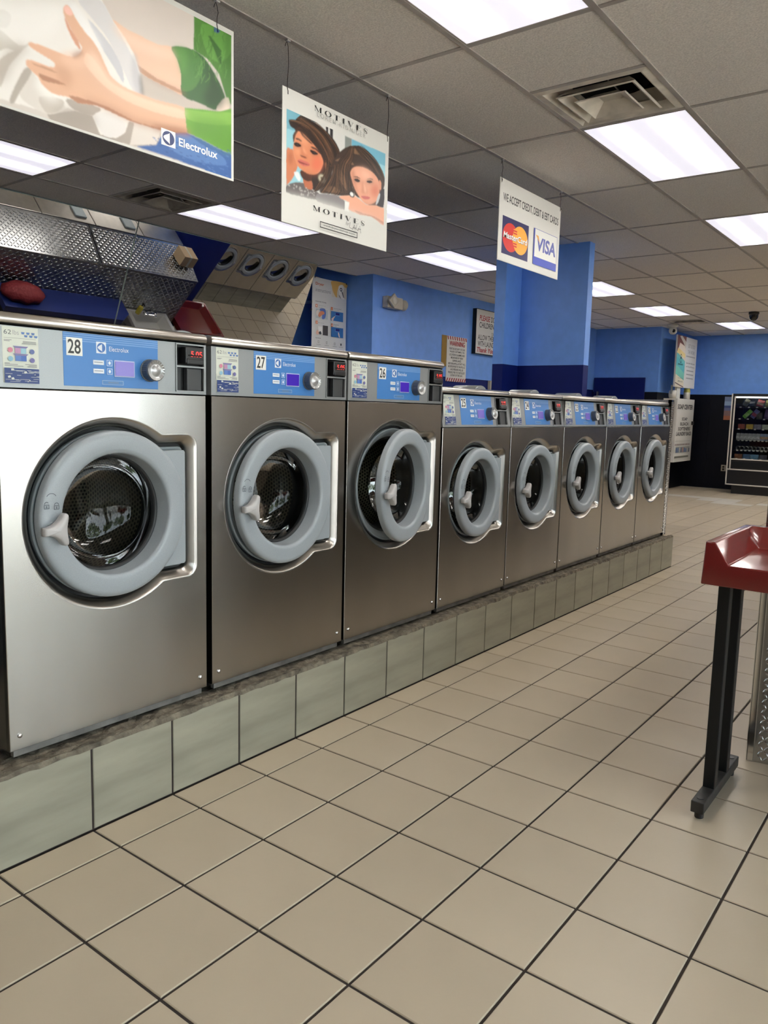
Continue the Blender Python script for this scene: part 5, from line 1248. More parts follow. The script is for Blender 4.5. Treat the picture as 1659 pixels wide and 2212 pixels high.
# ================================================================ DIAMOND PLATE
def tread(mb, o, U, V, N, w, h_, pitch=0.035, ln=0.0125, wd=0.0042, ht=0.0016, m=0):
    o, U, V, N = (np.array(q, float) for q in (o, U, V, N)); d = pitch / 2
    for a in range(int(w / d) + 1):
        for b in range(int(h_ / d) + 1):
            x, y = a * d, b * d
            if x < .008 or y < .008 or x > w - .008 or y > h_ - .008: continue
            s = 1 if (a + b) % 2 else -1; c = .7071
            e1 = U * c + V * c * s; e2 = -U * c * s + V * c; P = o + U * x + V * y
            mb.add([P + e1 * ln, P + e2 * wd, P - e1 * ln, P - e2 * wd, P + N * ht + e1 * ln * .5, P + N * ht - e1 * ln * .5],
                   [[0, 1, 4], [1, 2, 5, 4], [2, 3, 5], [3, 0, 4, 5]], m)
    return mb
# end cap of the washer row
o = thing('diamond_plate_end_cap', (-0.45, 6.18, PLAT), 'diamond plate steel end cap closing the washer row beside washer 21', 'end cap')
pe = MB().box(-0.84, WX - .004, 6.192, 6.212, PLAT, 1.545).box(WX - .03, WX - .004, 6.192, 6.272, PLAT, 1.545); obj('plate', pe, M_PLATE, o, world=True)
t_ = MB(); tread(t_, (WX - .004, 6.193, PLAT), (0, 1, 0), (0, 0, 1), (1, 0, 0), .080, 1.24, .034, .011, .004, .003); tread(t_, (-.84, 6.212, PLAT), (1, 0, 0), (0, 0, 1), (0, 1, 0), .73, 1.24, .05, .014, .005)
stuff(obj('tread_pattern', t_, M_PLATE, o, world=True, fixn=False))
obj('edge_trim', MB().box(WX - .006, WX, 6.270, 6.277, PLAT, 1.545), M_STEELTRIM, o, world=True)

# ================================================================ RED TABLE
def red_table(name, x0, x3, yf, yb, label, legs, dz=0.0):
    o = thing(name, ((x0 + x3) / 2, (yf + yb) / 2, 0), label, 'table')
    zt, zl, zb = .905 + dz, .98 + dz, .832 + dz
    X = [x0 + .006, x0 + .036, x0 + .083, x3 - .083, x3 - .036, x3 - .006]; Y = [yf + .004, yb - .105, yb - .036, yb - .006]
    bm = bmesh.new(); T = [[bm.verts.new((X[i], Y[j], zt if i in (2, 3) and j in (0, 1) else zl)) for j in range(4)] for i in range(6)]
    for i in range(5):
        for j in range(3):
            bm.faces.new([T[i][j], T[i + 1][j], T[i + 1][j + 1], T[i][j + 1]])
    Bt = {(i, j): bm.verts.new((x0 if i == 0 else x3 if i == 5 else X[i], yf if j == 0 else yb if j == 3 else Y[j], zb)) for i in range(6) for j in range(4)}
    for i in range(5):
        bm.faces.new([Bt[i, 0], Bt[i + 1, 0], T[i + 1][0], T[i][0]]); bm.faces.new([Bt[i + 1, 3], Bt[i, 3], T[i][3], T[i + 1][3]])
    for j in range(3):
        bm.faces.new([Bt[0, j + 1], Bt[0, j], T[0][j], T[0][j + 1]]); bm.faces.new([Bt[5, j], Bt[5, j + 1], T[5][j + 1], T[5][j]])
    for i in range(5):
        for j in range(3): bm.faces.new([Bt[i, j + 1], Bt[i + 1, j + 1], Bt[i + 1, j], Bt[i, j]])
    bmesh.ops.recalc_face_normals(bm, faces=bm.faces[:])
    ed = [e_ for e_ in bm.edges if e_.is_manifold and e_.calc_face_angle() > .25]
    bmesh.ops.bevel(bm, geom=ed, offset=.0055, segments=3, affect='EDGES', profile=.6, clamp_overlap=True)
    me = bpy.data.meshes.new('table_top'); bm.to_mesh(me); bm.free(); me.materials.append(M_RED)
    tp = obj('table_top', me, [], o, world=True); me.polygons.foreach_set('use_smooth', [True] * len(me.polygons)); me.set_sharp_from_angle(angle=math.radians(40))
    for xl in legs:
        fy0, fy1 = yf - .018, yb - .095
        for yy in (yf + .115, yf + .285):
            obj('leg', MB().box(xl, xl + .040, yy, yy + .042, .065, zb, b=.003), M_LEG, o, world=True)
        ft_ = obj('foot_bar', MB().box(xl - .002, xl + .042, fy0, fy1, .028, .070, b=.003), M_FOOT, o, world=True)
        for yy in (fy0 + .035, fy1 - .035):
            obj('levelling_foot', MB().cyl((xl + .02, yy, 0), .016, .030, 'z', 16), M_BLACK, ft_, world=True)
            obj('cap', MB().cyl((xl + .02, yy, .069), .012, .003, 'z', 16), M_BLACK, ft_, world=True)
    return o
red_table('red_table', 1.483, 2.78, 1.68, 2.245, 'glossy red fiberglass table with raised edges and black legs at right edge', (1.514, 2.70))

# ================================================================ ISLAND BEHIND THE RED TABLE
o = thing('island_unit', (2.2, 5.0, 0), 'island end clad in diamond plate steel behind the red table', 'island')
obj('body', MB().box(1.575, 2.85, 2.32, 7.4, 0.0, 1.10, b=.004), mat('dark_steel', (.20, .19, .18), .35, 1.0), o, world=True)
obj('end_plate', MB().box(1.578, 2.87, 2.306, 2.318, 0.002, 1.112), M_PLATE, o, world=True)
t_ = tread(MB(), (1.580, 2.306, 0.0), (1, 0, 0), (0, 0, 1), (0, -1, 0), .55, 1.11, .044, .0145, .0050, .0024); stuff(obj('tread_pattern', t_, M_PLATE, o, world=True, fixn=False))
obj('corner_trim', MB().box(1.555, 1.578, 2.297, 2.306, 0.002, 1.115).box(1.552, 1.557, 2.297, 2.34, 0.002, 1.115), M_CHROME, o, world=True)

# ================================================================ TILTED MIRROR AND WHAT IT REFLECTS
MT = math.radians(24.6); MX, MZ = -3.93, 2.985; MH = 1.22
def mirror(y0, y1, label):
    ex = np.array([-math.sin(MT), 0, -math.cos(MT)]); nn = np.array([math.cos(MT), 0, -math.sin(MT)]); T = np.array([MX, 0, MZ])
    o = thing('mirror', tuple(T + ex * MH + np.array([0, (y0 + y1) / 2, 0])), label, 'mirror', 'tilted wall mirrors')
    def box(mb, a, b, ya, yb, d0, d1):
        P = [T + ex * a_ + nn * d_ + np.array([0, y_, 0]) for a_ in (a, b) for y_ in (ya, yb) for d_ in (d0, d1)]
        return mb.add(P, [[0, 1, 3, 2], [4, 6, 7, 5], [0, 4, 5, 1], [2, 3, 7, 6], [0, 2, 6, 4], [1, 5, 7, 3]])
    obj('silvered_glass', box(MB(), .004, MH, y0 + .003, y1 - .003, -.006, 0), M_MIRROR, o, world=True)
    obj('glass_edge', box(box(box(MB(), 0, MH, y1 - .003, y1, -.022, .0005), 0, MH, y0, y0 + .003, -.022, .0005), 0, .005, y0, y1, -.022, .0008), M_GLASSEDGE, o, world=True)
    obj('backing', box(MB(), .004, MH, y0 + .003, y1 - .003, -.022, -.006), M_GLASSEDGE, o, world=True)
    obj('bracket', box(MB(), MH - .02, MH + .004, y1 - .12, y1 - .06, -.24, .004), M_STEELTRIM, o, world=True)
mirror(0.93, 3.287, 'tilted wall mirror at the left, reflecting diamond plate panels')
mirror(3.293, 5.625, 'tilted wall mirror next to the dryer instructions, reflecting washer doors and floor')

o = thing('washer_bulkhead', (-1.9, 2.5, 0), 'diamond plate bulkhead behind the tall washers, seen in the mirror', 'bulkhead')
obj('core', MB().box(-2.64, -0.95, -0.8, 5.55, 0, 1.42), M_LEG, o, world=True)
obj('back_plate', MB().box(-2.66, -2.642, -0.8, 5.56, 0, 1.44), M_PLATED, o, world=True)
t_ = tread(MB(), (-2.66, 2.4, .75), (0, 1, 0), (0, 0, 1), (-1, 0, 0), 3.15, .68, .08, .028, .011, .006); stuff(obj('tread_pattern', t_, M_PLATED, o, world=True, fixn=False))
for y0, y1 in ((-0.8, 2.05), (2.06, 4.20), (4.21, 5.56)):
    pl = obj('sloping_plate', MB().add([(-2.664, y0, 1.44), (-2.664, y1, 1.44), (-2.14, y1, 1.55), (-2.14, y0, 1.55), (-2.664, y0, 1.43), (-2.664, y1, 1.43), (-2.14, y1, 1.54), (-2.14, y0, 1.54)],
             [[0, 1, 2, 3], [7, 6, 5, 4], [0, 4, 5, 1], [1, 5, 6, 2], [2, 6, 7, 3], [3, 7, 4, 0]]), M_PLATE, o, world=True)
    if y1 > 2.5:
        t_ = tread(MB(), (-2.664, y0, 1.4405), (0, 1, 0), (.9787, 0, .2055), (-.2055, 0, .9787), y1 - y0, .53, .07, .024, .009, .006); stuff(obj('tread_pattern', t_, M_PLATE, pl, world=True, fixn=False))
for y0, y1 in ((1.2, 2.42), (2.43, 3.65), (3.66, 4.30), (4.31, 4.95), (4.96, 5.54)):
    tp = obj('top_panel', MB().box(-2.13, -.95, y0, y1, 1.44, 1.555, b=.004), M_LID, o, world=True)
    if 3.6 < y0 < 4.9: obj('vent_cover', MB().box(-2.05, -1.86, y1 - .22, y1 - .08, 1.553, 1.575, b=.006), M_GREYD, tp, world=True)

o = thing('blue_counter', (-2.86, 4.0, 0), 'navy blue counter reflected in the lower edge of the mirror', 'counter')
obj('top', MB().prism([(-2.668, 3.15), (-3.02, 3.15), (-3.02, 4.55), (-2.90, 4.68), (-2.668, 4.68)], 'z', .90, .97), mat('royal_blue_laminate', (.016, .03, .16), .3), o, world=True)
obj('cabinet', MB().box(-2.97, -2.668, 3.2, 4.6, .05, .90), M_LEG, o, world=True); obj('plinth', MB().box(-2.92, -2.668, 3.22, 4.58, 0, .05), M_BLACK, o, world=True)
bg = MB(); n = 18
L = []
for zz, rr_ in ((.972, .10), (.99, .15), (1.04, .16), (1.09, .12), (1.12, .05), (1.13, .005)):
    L.append([(-2.84 + rr_ * .9 * math.cos(2 * PI * i / n) * (1 + .12 * math.sin(3 * i)), 3.38 + rr_ * 1.5 * math.sin(2 * PI * i / n), zz) for i in range(n)])
tag(obj('laundry_bag', bg.loft(L, 0, True, True, True), mat('red_cloth', (.22, .015, .02), .7, bump=(20, .5, .02))), 'red cloth bag lying on the blue counter, seen in the mirror', 'bag')

o = thing('sink', (-2.85, 5.10, 0), 'white wall sink with chrome faucet, seen in the mirror', 'sink')
bs = MB(); a0, a1, b0_, b1 = -3.06, -2.668, 4.80, 5.40
def rr4(i_, z_): return [(a0 + i_, b0_ + i_, z_), (a1 - i_ * .6, b0_ + i_, z_), (a1 - i_ * .6, b1 - i_, z_), (a0 + i_, b1 - i_, z_)]
bs.loft([rr4(.04, .68), rr4(.0, .80), rr4(.0, .845), rr4(.008, .85), rr4(.05, .85), rr4(.07, .80), rr4(.11, .73)], 0, False, True, True)
obj('basin', bs, M_PORC, o, world=True); obj('pedestal', MB().box(-2.86, -2.668, 5.0, 5.2, 0, .69, b=.02), M_PORC, o, world=True)
obj('faucet', MB().box(-2.76, -2.71, 5.02, 5.20, .85, .875, b=.008).tube([(-2.735, 5.11, .87), (-2.74, 5.11, .93), (-2.79, 5.11, .95), (-2.85, 5.11, .93)], .011).cyl((-2.735, 5.04, .872), .018, .03, 'z', 12).cyl((-2.735, 5.18, .872), .018, .03, 'z', 12), M_CHROME, o, world=True)
o = thing('soap_bottle', (-2.73, 4.94, .85), 'yellow hand soap bottle with black pump on the sink', 'bottle')
obj('body', MB().lathe([(.0001, 0), (.03, .0), (.032, .01), (.032, .10), (.02, .12), (.012, .125), (.0001, .126)], axis='z', n=18), mat('yellow_soap', (.45, .36, .04), .25), o)
obj('pump', MB().cyl((0, 0, .125), .008, .04, 'z', 10).box(-.045, .008, -.007, .007, .16, .172), M_BLACK, o)
o = thing('cardboard_box', (-2.42, 5.40, 1.50), 'brown cardboard box standing on the bulkhead end, seen in the mirror', 'box')
obj('carton', MB().box(-.10, .10, -.10, .10, .02, .17), M_CARD, o); obj('tape', MB().box(-.101, .101, -.015, .015, .021, .171), M_BEIGE, o)
red_table('red_table', -2.90, -2.25, 5.66, 6.30, 'red fiberglass table seen only as a corner in the mirror', (-2.86, -2.32), -.20)

# back row of small washers on its own platform
o = thing('washer_platform', (-1.0, 8.2, 0), 'tiled platform under the washers reflected in the mirror', 'platform')
obj('core', MB().box(-1.27, -1.0, 6.83, 9.0, 0, .385), M_CONCRETE, o, world=True)
for k in range(7):
    y_ = 6.83 + k * .31; EM = MB(); tile_geo(EM, y_, y_ + .303, .004, .39, 0, .012); EM.v = [(-1.27 - p[2], p[0], p[1]) for p in EM.v]; obj('tile', EM, M_PTILE, o, world=True)
for k in range(1, 5):
    w_ = make_washer('small', 0, 6.55 + .548 * k - .750 / 2, 0, ['', 'first', 'second', 'third', 'fourth'][k] + ' small washer from the blue column in the row the mirror reflects', M_DISP, PI, False, -1.33, .292, 'washers reflected in the mirror')
    w_.scale = (.42, .725, .80); w_.location.y = 6.58 + .548 * k; w_.location.z = .386

# ================================================================ FAR END: SOAP DISPENSER, SIGN, VENDING MACHINE
XS = -2.30
cvs = crop(1450, 715, 1510, 1005, 458); cv = plane_conv(cvs, 'x', XS)
y1 = cv(345, 1700)[0]; y0 = y1 - 1.05; z1 = cv(385, 1135)[1]; z0 = cv(305, 2135)[1]
o = thing('soap_dispenser', (-2.43, (y0 + y1) / 2, z0), 'white wall cabinet lettered SOAP CENTER at the far end', 'dispenser')
obj('cabinet', MB().box(-2.565, XS, y0, y1, z0, z1, b=.006), M_WHITE, o, world=True)
I = Ink((XS, 0, 0), conv=cv)
def ct(t_, tl, br, **kw): I.ptext(t_, tl, br, DK, **kw)
yl = cv(112, 1250)[0]
ct('SOAP CENTER', (112, 1205), (352, 1300), bold=.035); ct('SOAP', (178, 1425), (262, 1478), bold=.03); ct('BLEACH', (150, 1505), (278, 1560), bold=.03); ct('SOFTENERS', (115, 1585), (305, 1640), bold=.03); ct('LAUNDRY BAGS', (85, 1665), (320, 1722), bold=.03)
a, b = cv(60, 1870), cv(300, 1880)
I.rect(a[0], cv(180, 1815)[1], b[0], cv(180, 1812)[1], rgb(120, 120, 116))
for k in range(13):
    y_ = a[0] + (b[0] - a[0]) * k / 13; I.rect(y_, cv(180, 1885)[1], y_ + (b[0] - a[0]) / 26, cv(180, 1858)[1], rgb(90, 40, 36))
a, b = cv(70, 1905), cv(290, 2010); zt, zb = cv(180, 1905)[1], cv(180, 2005)[1]
I.rect(a[0], zb, b[0], zt, rgb(170, 172, 164)); rg = random.Random(4)
for k in range(9):
    y_ = a[0] + (b[0] - a[0]) * (k + .2) / 9; I.rect(y_, zb + .01, y_ + (b[0] - a[0]) * .07, zt - .01 - rg.random() * .03, [rgb(50, 90, 150), rgb(70, 110, 170), rgb(190, 190, 186), rgb(60, 70, 100), rgb(180, 120, 110)][k % 5])
a, b = cv(45, 2060), cv(270, 2080); I.rect(a[0], cv(180, 2085)[1], b[0], cv(180, 2055)[1], rgb(120, 120, 112))
obj('lettering', I.mesh(), [], o, world=True)
q = cv(335, 1520); obj('lock_hasp', MB().box(XS, XS + .03, q[0] - .03, q[0] + .05, q[1] - .035, q[1] + .035, b=.004), M_BLACK, o, world=True)
# items on top
q = cv(200, 1060); o = thing('spray_bottle', (-2.36, y0 + .72, z1), 'small white bottle with yellow label on top of soap cabinet', 'bottle')
obj('body', MB().lathe([(.0001, 0), (.06, 0), (.06, .13), (.055, .15), (.055, .20), (.025, .235), (.0001, .24)], axis='z', n=16), M_WHITE, o); obj('label', MB().lathe([(.0615, .13), (.0615, .145), (.057, .155), (.057, .205)], axis='z', n=16), mat('yellow_green_label', (.42, .42, .10), .5), o)
o = thing('paper_dispenser', (-2.40, y0 + .02, z1), 'white paper roll holder on the soap cabinet near the blue wall', 'dispenser')
obj('roll', MB().lathe([(.0001, -.06), (.075, -.06), (.075, .06), (.0001, .06)], (0, 0, .076), 'x', 20), M_WHITE, o); obj('back', MB().box(-.02, 0, -.10, -.02, .08, .24, b=.006), M_FASCIA, o)
# sign on a post
y1s = cv(385, 950)[0]; yl_ = cv(80, 600)[0]; a = cv(345, 120); zt = cv(430, 150)[1]; zb = cv(380, 957)[1]
yR = cv(405, 550)[0]; yL = cv(85, 480)[0]
o = thing('service_sign', (XS - .02, (yL + yR) / 2, z1), 'two-panel sign with teal towels picture on post above soap cabinet', 'sign')
obj('board', MB().box(XS - .03, XS, yL, yR, zb, zt, b=.002, seg=1), M_WHITE, o, world=True)
obj('post', MB().box(XS - .07, XS - .03, yL + .25, yL + .45, z1, zb + .25), M_WHITE, o, world=True)
I = Ink((XS, 0, 0)); W_ = yR - yL; H_ = zt - zb; X_ = lambda a: yL + a * W_; Z_ = lambda b: zb + b * H_
I.rect(X_(0.004), Z_(0.002), X_(.996), Z_(.998), (.72, .715, .69)); I.rect(X_(0), Z_(0), X_(.42), Z_(1), rgb(222, 210, 196)); I.poly([(X_(0), Z_(1)), (X_(.42), Z_(1)), (X_(.42), Z_(.80)), (X_(.12), Z_(.86)), (X_(.03), Z_(.66)), (X_(0), Z_(.70))], rgb(120, 72, 62), conv=False)
I.poly([(X_(.10), Z_(.98)), (X_(.30), Z_(.86)), (X_(.42), Z_(.76)), (X_(.42), Z_(.9)), (X_(.2), Z_(1))], rgb(206, 200, 190), conv=False)
I.poly([(X_(0), Z_(.66)), (X_(.42), Z_(.58)), (X_(.42), Z_(.66)), (X_(.05), Z_(.76))], rgb(232, 210, 140), conv=False)
for zt_, c in ((.66, (110, 190, 190)), (.58, (92, 178, 186)), (.42, (120, 196, 176))):
    I.poly([(X_(0), Z_(zt_)), (X_(.1), Z_(zt_ - .02)), (X_(.42), Z_(zt_ - .14)), (X_(.42), Z_(zt_ - .30)), (X_(0), Z_(zt_ - .20))], rgb(*c), conv=False)
I.poly([(X_(0), Z_(.25)), (X_(.42), Z_(.14)), (X_(.42), Z_(0)), (X_(0), Z_(0))], rgb(226, 216, 190), conv=False); I.poly([(X_(0), Z_(.07)), (X_(.42), Z_(.0)), (X_(.42), Z_(.02)), (X_(0), Z_(.09))], rgb(90, 60, 54), conv=False)
I.ring(X_(.21), Z_(.60), .045, .030, rgb(24, 50, 56)); I.ring(X_(.21), Z_(.53), .055, .038, rgb(24, 50, 56)); I.rect(X_(.08), Z_(.43), X_(.32), Z_(.46), rgb(40, 110, 110))
I.text('Experience the', X_(.12), Z_(.165), X_(.36), Z_(.19), rgb(70, 90, 60)); I.text('difference', X_(.12), Z_(.10), X_(.36), Z_(.135), rgb(70, 90, 60))
I.text('LET US DO', X_(.53), Z_(.80), X_(.88), Z_(.87), rgb(150, 150, 150)); I.text('THE WORK!', X_(.53), Z_(.68), X_(.88), Z_(.75), rgb(150, 150, 150))
I.rect(X_(.46), Z_(.615), X_(.92), Z_(.64), rgb(176, 176, 176))
for k, (t_, c) in enumerate((('Save time! Ask about', 90), ('our Drop Off service', 90), ('', 160), ('', 160), ('', 160))):
    if t_: I.text(t_, X_(.48), Z_(.48 - .075 * k), X_(.92), Z_(.515 - .075 * k), rgb(c, c, c), .01)
    else: I.rect(X_(.52), Z_(.485 - .075 * k), X_(.88), Z_(.507 - .075 * k), rgb(c, c, c))
obj('print', I.mesh(), [], o, world=True)

# ---- vending machine
VY = 14.25; cr = crop(1540, 830, 1659, 1080, 1053)
def vp(a, b, y=VY): p = at(*cr(a, b), 'y', y); return p[0], p[2]
xL = (vp(370, 185)[0] + vp(225, 1920)[0]) / 2; zT = vp(365, 180)[1]; zB = vp(225, 1915)[1]; xR = xL + 1.02
o = thing('vending_machine', ((xL + xR) / 2, (VY + 15.15) / 2, 0), 'black snack vending machine with white trim at the far right', 'vending machine')
VB = mat('black_vending_enamel', (.006, .006, .007), .3); VT = mat('white_vending_trim', (.62, .60, .55), .35)
zw0 = vp(345, 1415)[1]; zw1 = zT - .05; xw0 = (vp(440, 240)[0] + vp(335, 1600)[0]) / 2; xw1 = xR - .28; zmid = vp(255, 1630)[1]
cb = MB().box(xL, xR, VY + .62, 15.1, .16, zT).box(xL, xw0 - .0, VY, VY + .62, zB, zT).box(xw1, xR, VY, VY + .62, zB, zT).box(xw0, xw1, VY, VY + .62, zB, zw0 - .01).box(xw0, xw1, VY, VY + .62, zw1, zT).box(xL + .1, xR - .05, VY + .06, 15.05, .0, .16)
obj('cabinet', cb, VB, o, world=True, fixn=False)
tw = .022
for q in ((xL, xL + tw, zB, zT), (xL, xR, zB, zB + tw), (xL, xR, zmid, zmid + tw), (xw0 - tw, xw0, zmid, zw1), (xw0, xw1, zw0 - tw, zw0)):
    obj('trim_strip', MB().box(q[0], q[1], VY - .010, VY + .004, q[2], q[3], b=.003, seg=1), VT, o, world=True)
obj('delivery_flap', MB().box(xw0 + .02, xw1 - .02, VY - .006, VY + .01, zmid + .05, zmid + .16, b=.003), M_LEG, o, world=True)
obj('window_glass', MB().box(xw0, xw1, VY + .004, VY + .009, zw0, zw1), M_PANE, o, world=True)
obj('lit_ceiling', MB().box(xw0, xw1, VY + .03, VY + .05, zw1 - .025, zw1), mat('vending_lamp', (.5, .5, .5), .5, emit=(1, .95, .9), es=4.0), o, world=True)
rowsv = [(425, 520), (648, 505), (840, 478), (1055, 450), (1245, 440), (1405, 420)]
shz = [vp(x_, y_, VY + .06)[1] for y_, x_ in rowsv]
for k, z_ in enumerate(shz): obj('shelf', MB().box(xw0, xw1, VY + .04, VY + .60, z_ - .020, z_ - .012), M_LEG, o, world=True)
def item(name, k, cx_, w, h_, col, label, tilt=0, grp='snacks in the vending machine', kind='bag', col2=None):
    x, _ = vp(cx_, rowsv[k][0], VY + .09); z_ = shz[k] - .0115; m = MB()
    w *= .85; wd = w / 2; L = []
    for zz, tk, ws in ((0, .004, 1), (.06, .012, .96), (.25, .030, .93), (.6, .032, .94), (.9, .012, .97), (1, .003, 1)):
        if kind == 'box': tk, ws = .03, 1
        L.append([(-wd * ws, -tk, zz * h_), (0, -tk * 1.25, zz * h_), (wd * ws, -tk, zz * h_), (wd * ws, tk, zz * h_), (0, tk * 1.25, zz * h_), (-wd * ws, tk, zz * h_)])
    m.loft(L, 0, False, True, True)
    if col2: m.m = [1 if (i // 6) in (2,) else 0 for i in range(len(m.m))]
    ob = obj(name, m, [mat('pack_%d_%d_%d' % col, rgb(*col), .3, noise=(60, .35)), mat('pack_%d_%d_%d' % (col2 or col), rgb(*(col2 or col)), .3, noise=(60, .35))])
    ob.location = (x, VY + .09, z_ + (abs(math.sin(tilt)) * wd)); ob.rotation_euler = (0, tilt, 0)
    return tag(ob, label, 'snack', grp)
item('chip_bag', 0, 600, .10, .14, (86, 84, 60), 'olive chip bag leaning on the top vending shelf', .5)
item('chip_bag', 0, 750, .12, .11, (40, 42, 44), 'black chip bag on the top vending shelf')
item('chip_bag', 0, 890, .14, .12, (150, 50, 46), 'red chip bag on the top vending shelf', .3, col2=(170, 150, 130))
item('chip_bag', 0, 1040, .10, .12, (140, 146, 70), 'yellow green chip bag on the top vending shelf at the right edge', .2)
item('chip_bag', 1, 590, .085, .18, (110, 176, 70), 'bright green snack bag leaning on the second vending shelf', .75, col2=(150, 200, 110))
item('chip_bag', 1, 745, .10, .17, (96, 98, 150), 'blue and red snack bag leaning on the second vending shelf', .6, col2=(150, 70, 90))
item('chip_bag', 1, 885, .11, .12, (92, 94, 86), 'clear grey snack bag on the second vending shelf')
item('chip_bag', 1, 1020, .09, .18, (84, 70, 110), 'purple snack bag on the second vending shelf at the right edge', .1)
for cx0, c, t_ in ((548, (160, 84, 62), 'orange red pastry pack'), (702, (196, 168, 70), 'yellow pastry pack'), (855, (128, 126, 142), 'grey pastry pack'), (1010, (166, 176, 160), 'pale green pastry pack')):
    item('snack_pack', 2, cx0, .135, .09, c, t_ + ' on the third vending shelf', kind='box')
for k in range(8):
    item('candy_pack', 3, 482 + 76 * k, .075, .13, (176, 178, 184) if k < 6 else (140, 160, 196), 'silver foil candy pack in the fourth vending shelf row' if k < 6 else ('blue topped foil candy pack, left of the last two in the row' if k == 6 else 'blue topped foil candy pack at the right end of the row'), col2=(206, 208, 212) if k < 6 else (196, 160, 130))
for cx0, w_, c, t_ in ((485, .15, (150, 96, 66), 'orange brown pastry'), (645, .14, (92, 128, 176), 'blue boxed snack left of its twin'), (795, .15, (110, 160, 200), 'light blue boxed snack right of its twin'), (965, .14, (80, 82, 96), 'dark grey boxed snack')):
    item('snack_pack', 5, cx0, w_, .085, c, t_ + ' on the lowest vending shelf', kind='box')
cm = MB(); pts_ = [(.036 * math.cos(2 * PI * i / 12), .02 + i * .0022, .036 * math.sin(2 * PI * i / 12)) for i in range(49)]; cm.tube(pts_, .0022, 5); CO = cm.mesh('coil', [M_CHROME])
for k in range(8):
    x, _ = vp(466 + 77 * k, 1245, VY + .06); c_ = link('coil', CO, o); c_.location = Vector((x, VY + .05, shz[4] + .026)) - o.location
TGm = MB().box(-.018, .018, -.004, .0, -.012, .010).mesh('price_tag', [M_WHITE])
for k, xs in enumerate(((530, 690, 845, 1000), (512, 668, 0, 980), (495, 650, 805, 960), tuple(488 + 77 * i for i in range(8)), tuple(466 + 78 * i for i in range(8)), (450, 600, 755, 910))):
    for x_ in xs:
        if not x_: continue
        x, _ = vp(x_, rowsv[k][0], VY + .035); c_ = link('price_tag', TGm, o); c_.location = Vector((x, VY + .038, shz[k] - .012)) - o.location

# picture and outlet on the far wall
def wp(u_, v_): p = at(u_, v_, 'y', YF - .014); return p[0], p[2]
a, b = wp(1567, 857), wp(1565, 907); xr = wp(1590, 880)[0]; xl = wp(1564.5, 880)[0]
o = thing('wall_poster', ((xl + xr) / 2, YF - .02, b[1]), 'beach sunset picture on black wall beside the vending machine', 'poster')
obj('sheet', MB().box(xl, xr, YF - .018, YF - .014, b[1], a[1]), M_WHITE, o, world=True)
I = Ink((0, YF - .018, 0), r=(1, 0, 0), u=(0, 0, 1), n=(0, -1, 0)); hh = a[1] - b[1]
for k0, k1, c in ((0, .18, (176, 106, 74)), (.18, .40, (140, 110, 110)), (.40, .52, (104, 110, 150)), (.52, .62, (62, 84, 140)), (.62, .80, (150, 176, 206)), (.80, 1, (120, 136, 170))): I.rect(xl, b[1] + hh * k0, xr, b[1] + hh * k1, rgb(*c))
obj('print', I.mesh(), [], o, world=True)
a, b = wp(1558, 1004), wp(1567, 1018)
o = thing('wall_outlet', ((a[0] + b[0]) / 2, YF - .02, b[1]), 'beige power outlet low on the black wall left of vending machine', 'outlet')
obj('plate', MB().box(a[0], b[0] + .01, YF - .020, YF - .012, b[1], a[1], b=.002, seg=1), M_BEIGE, o, world=True)
for k in (.3, .7): obj('socket', MB().lathe([(.020, 0), (.018, .003), (.0001, .003)], ((a[0] + b[0]) / 2, YF - .023, b[1] + (a[1] - b[1]) * k), 'y', 14), M_BLACK, o, world=True)

# ---- cameras on the ceiling
p = at(1629, 674, 'z', CEIL); o = thing('dome_camera', (p[0], p[1], CEIL - .004), 'black dome security camera hanging from the far ceiling', 'security camera')
obj('base', MB().lathe([(.0001, 0), (.075, 0), (.075, -.03), (.0001, -.031)], axis='z', n=24), M_BLACK, o); obj('dome', MB().lathe([(.066, -.03), (.066, -.06), (.055, -.095), (.032, -.118), (.0001, -.126)], axis='z', n=24), mat('smoked_dome', (.008, .008, .009), .08), o)
p = at(1457, 699, 'z', CEIL) - np.array([.03, -.04, 0]); o = thing('turret_camera', (p[0], p[1], CEIL - .004), 'white turret security camera near the far blue wall corner', 'security camera')
obj('mount', MB().lathe([(.0001, 0), (.09, 0), (.085, -.04), (.06, -.06), (.0001, -.062)], axis='z', n=22), M_WHITE, o); 
bd = obj('ball', MB().lathe([(.0001, -.055), (.05, -.06), (.07, -.10), (.066, -.14), (.04, -.17), (.0001, -.178)], axis='z', n=22), M_WHITE, o); obj('lens', MB().lathe([(.03, 0), (.028, -.01), (.0001, -.012)], (.03, -.055, -.12), 'y', 14), M_BLACK, bd)
# tan electrical box near the column
p = at(1057, 831, 'x', XW); o = thing('electrical_box', (XW, p[1], p[2] - .06), 'small tan electrical box on the navy wall left of the column', 'electrical box')
obj('box', MB().box(XW, XW + .05, p[1] - .05, p[1] + .05, p[2] - .09, p[2] + .06, b=.004), M_BEIGE, o, world=True); obj('switch', MB().box(XW + .05, XW + .056, p[1] + .01, p[1] + .03, p[2] - .05, p[2] + .0), M_BLACK, o, world=True)

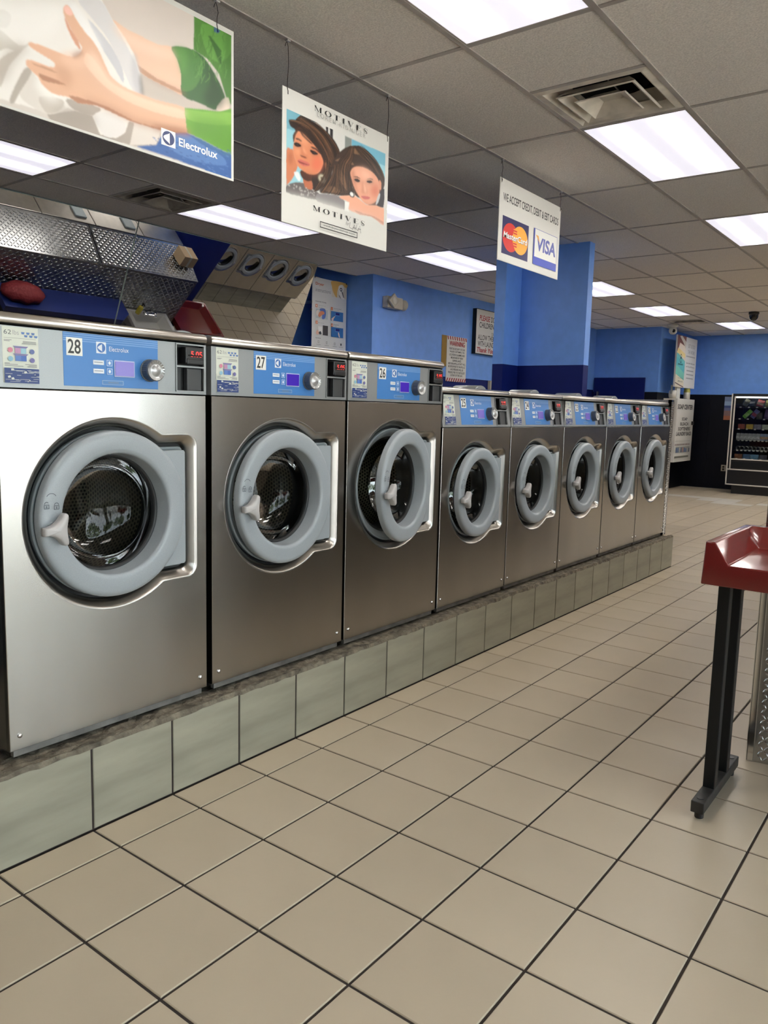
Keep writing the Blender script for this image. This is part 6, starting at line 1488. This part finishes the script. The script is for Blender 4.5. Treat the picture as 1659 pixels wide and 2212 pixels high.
# ================================================================ OUTSIDE THE STOREFRONT (seen as reflections in steel and glass)
gr = struct(obj('street_ground', MB().box(XR + .3, 60, -50, 60, -.14, -.1), mat('pale_concrete', (.30, .29, .27), .8, noise=(1.5, .2)))); tag(gr, 'asphalt parking lot outside the windows')
rg = random.Random(11)
def tree(x, y, h_, rad, label):
    o = thing('tree', (x, y, -.1), label, 'tree', 'trees outside the storefront')
    obj('trunk', MB().lathe([(.16, 0), (.12, 1.0), (.09, h_ * .55), (.04, h_ * .8)], axis='z', n=10), mat('bark', (.09, .07, .05), .9), o)
    m = MB()
    for k in range(420):
        a, b = rg.uniform(0, 2 * PI), rg.uniform(-1, 1); rr_ = rad * rg.uniform(.45, 1) ** .6; c = Vector((math.cos(a) * math.sqrt(1 - b * b) * rr_, math.sin(a) * math.sqrt(1 - b * b) * rr_, h_ * .68 + b * rr_ * .8))
        n1 = Vector((rg.uniform(-1, 1), rg.uniform(-1, 1), rg.uniform(-.3, 1))).normalized(); t1 = n1.orthogonal().normalized(); t2 = n1.cross(t1); s = rg.uniform(.18, .4)
        m.add([c + t1 * s, c + t2 * s * .6, c - t1 * s, c - t2 * s * .6], [[0, 1, 2, 3]])
    stuff(obj('foliage', m, mat('leaves', (.10, .17, .03), .6, noise=(2, .4)), o, fixn=False))
for k, (x, y, h_, rd) in enumerate(((15, -9, 5.5, 2.0), (17, -2.5, 6, 2.3), (16, 5, 5, 1.9), (18, 11, 6.5, 2.4), (24, 1, 7, 2.8))):
    tree(x, y, h_, rd, ['first', 'second', 'third', 'fourth', 'fifth'][k] + ' leafy tree outside, seen only as a reflection in door glass')
o = thing('car', (9.6, -1.2, -.1), 'red parked car outside, a small red reflection in the nearest porthole', 'car')
sec = [(-2.1, .35), (-2.15, .62), (-1.95, .86), (-1.25, .95), (-.75, 1.40), (.55, 1.42), (1.2, .98), (2.0, .86), (2.15, .6), (2.1, .35)]
obj('body', MB().prism(sec, 'x', -.85, .85), mat('red_car_paint', (.35, .015, .02), .2, coat=.6), o)
for s_ in (-1, 1):
    obj('side_window', MB().prism([(-1.12, .98), (-.72, 1.34), (.5, 1.36), (1.02, 1.0)], 'x', .852 * s_, .86 * s_), M_BLACK, o)
    for yy in (-1.35, 1.35): obj('wheel', MB().lathe([(.0001, 0), (.2, 0), (.33, .02), (.33, .2), (.0001, .2)], (s_ * .86 - (.2 if s_ > 0 else 0), yy, .33), 'x', 20), M_RUBBER, o)
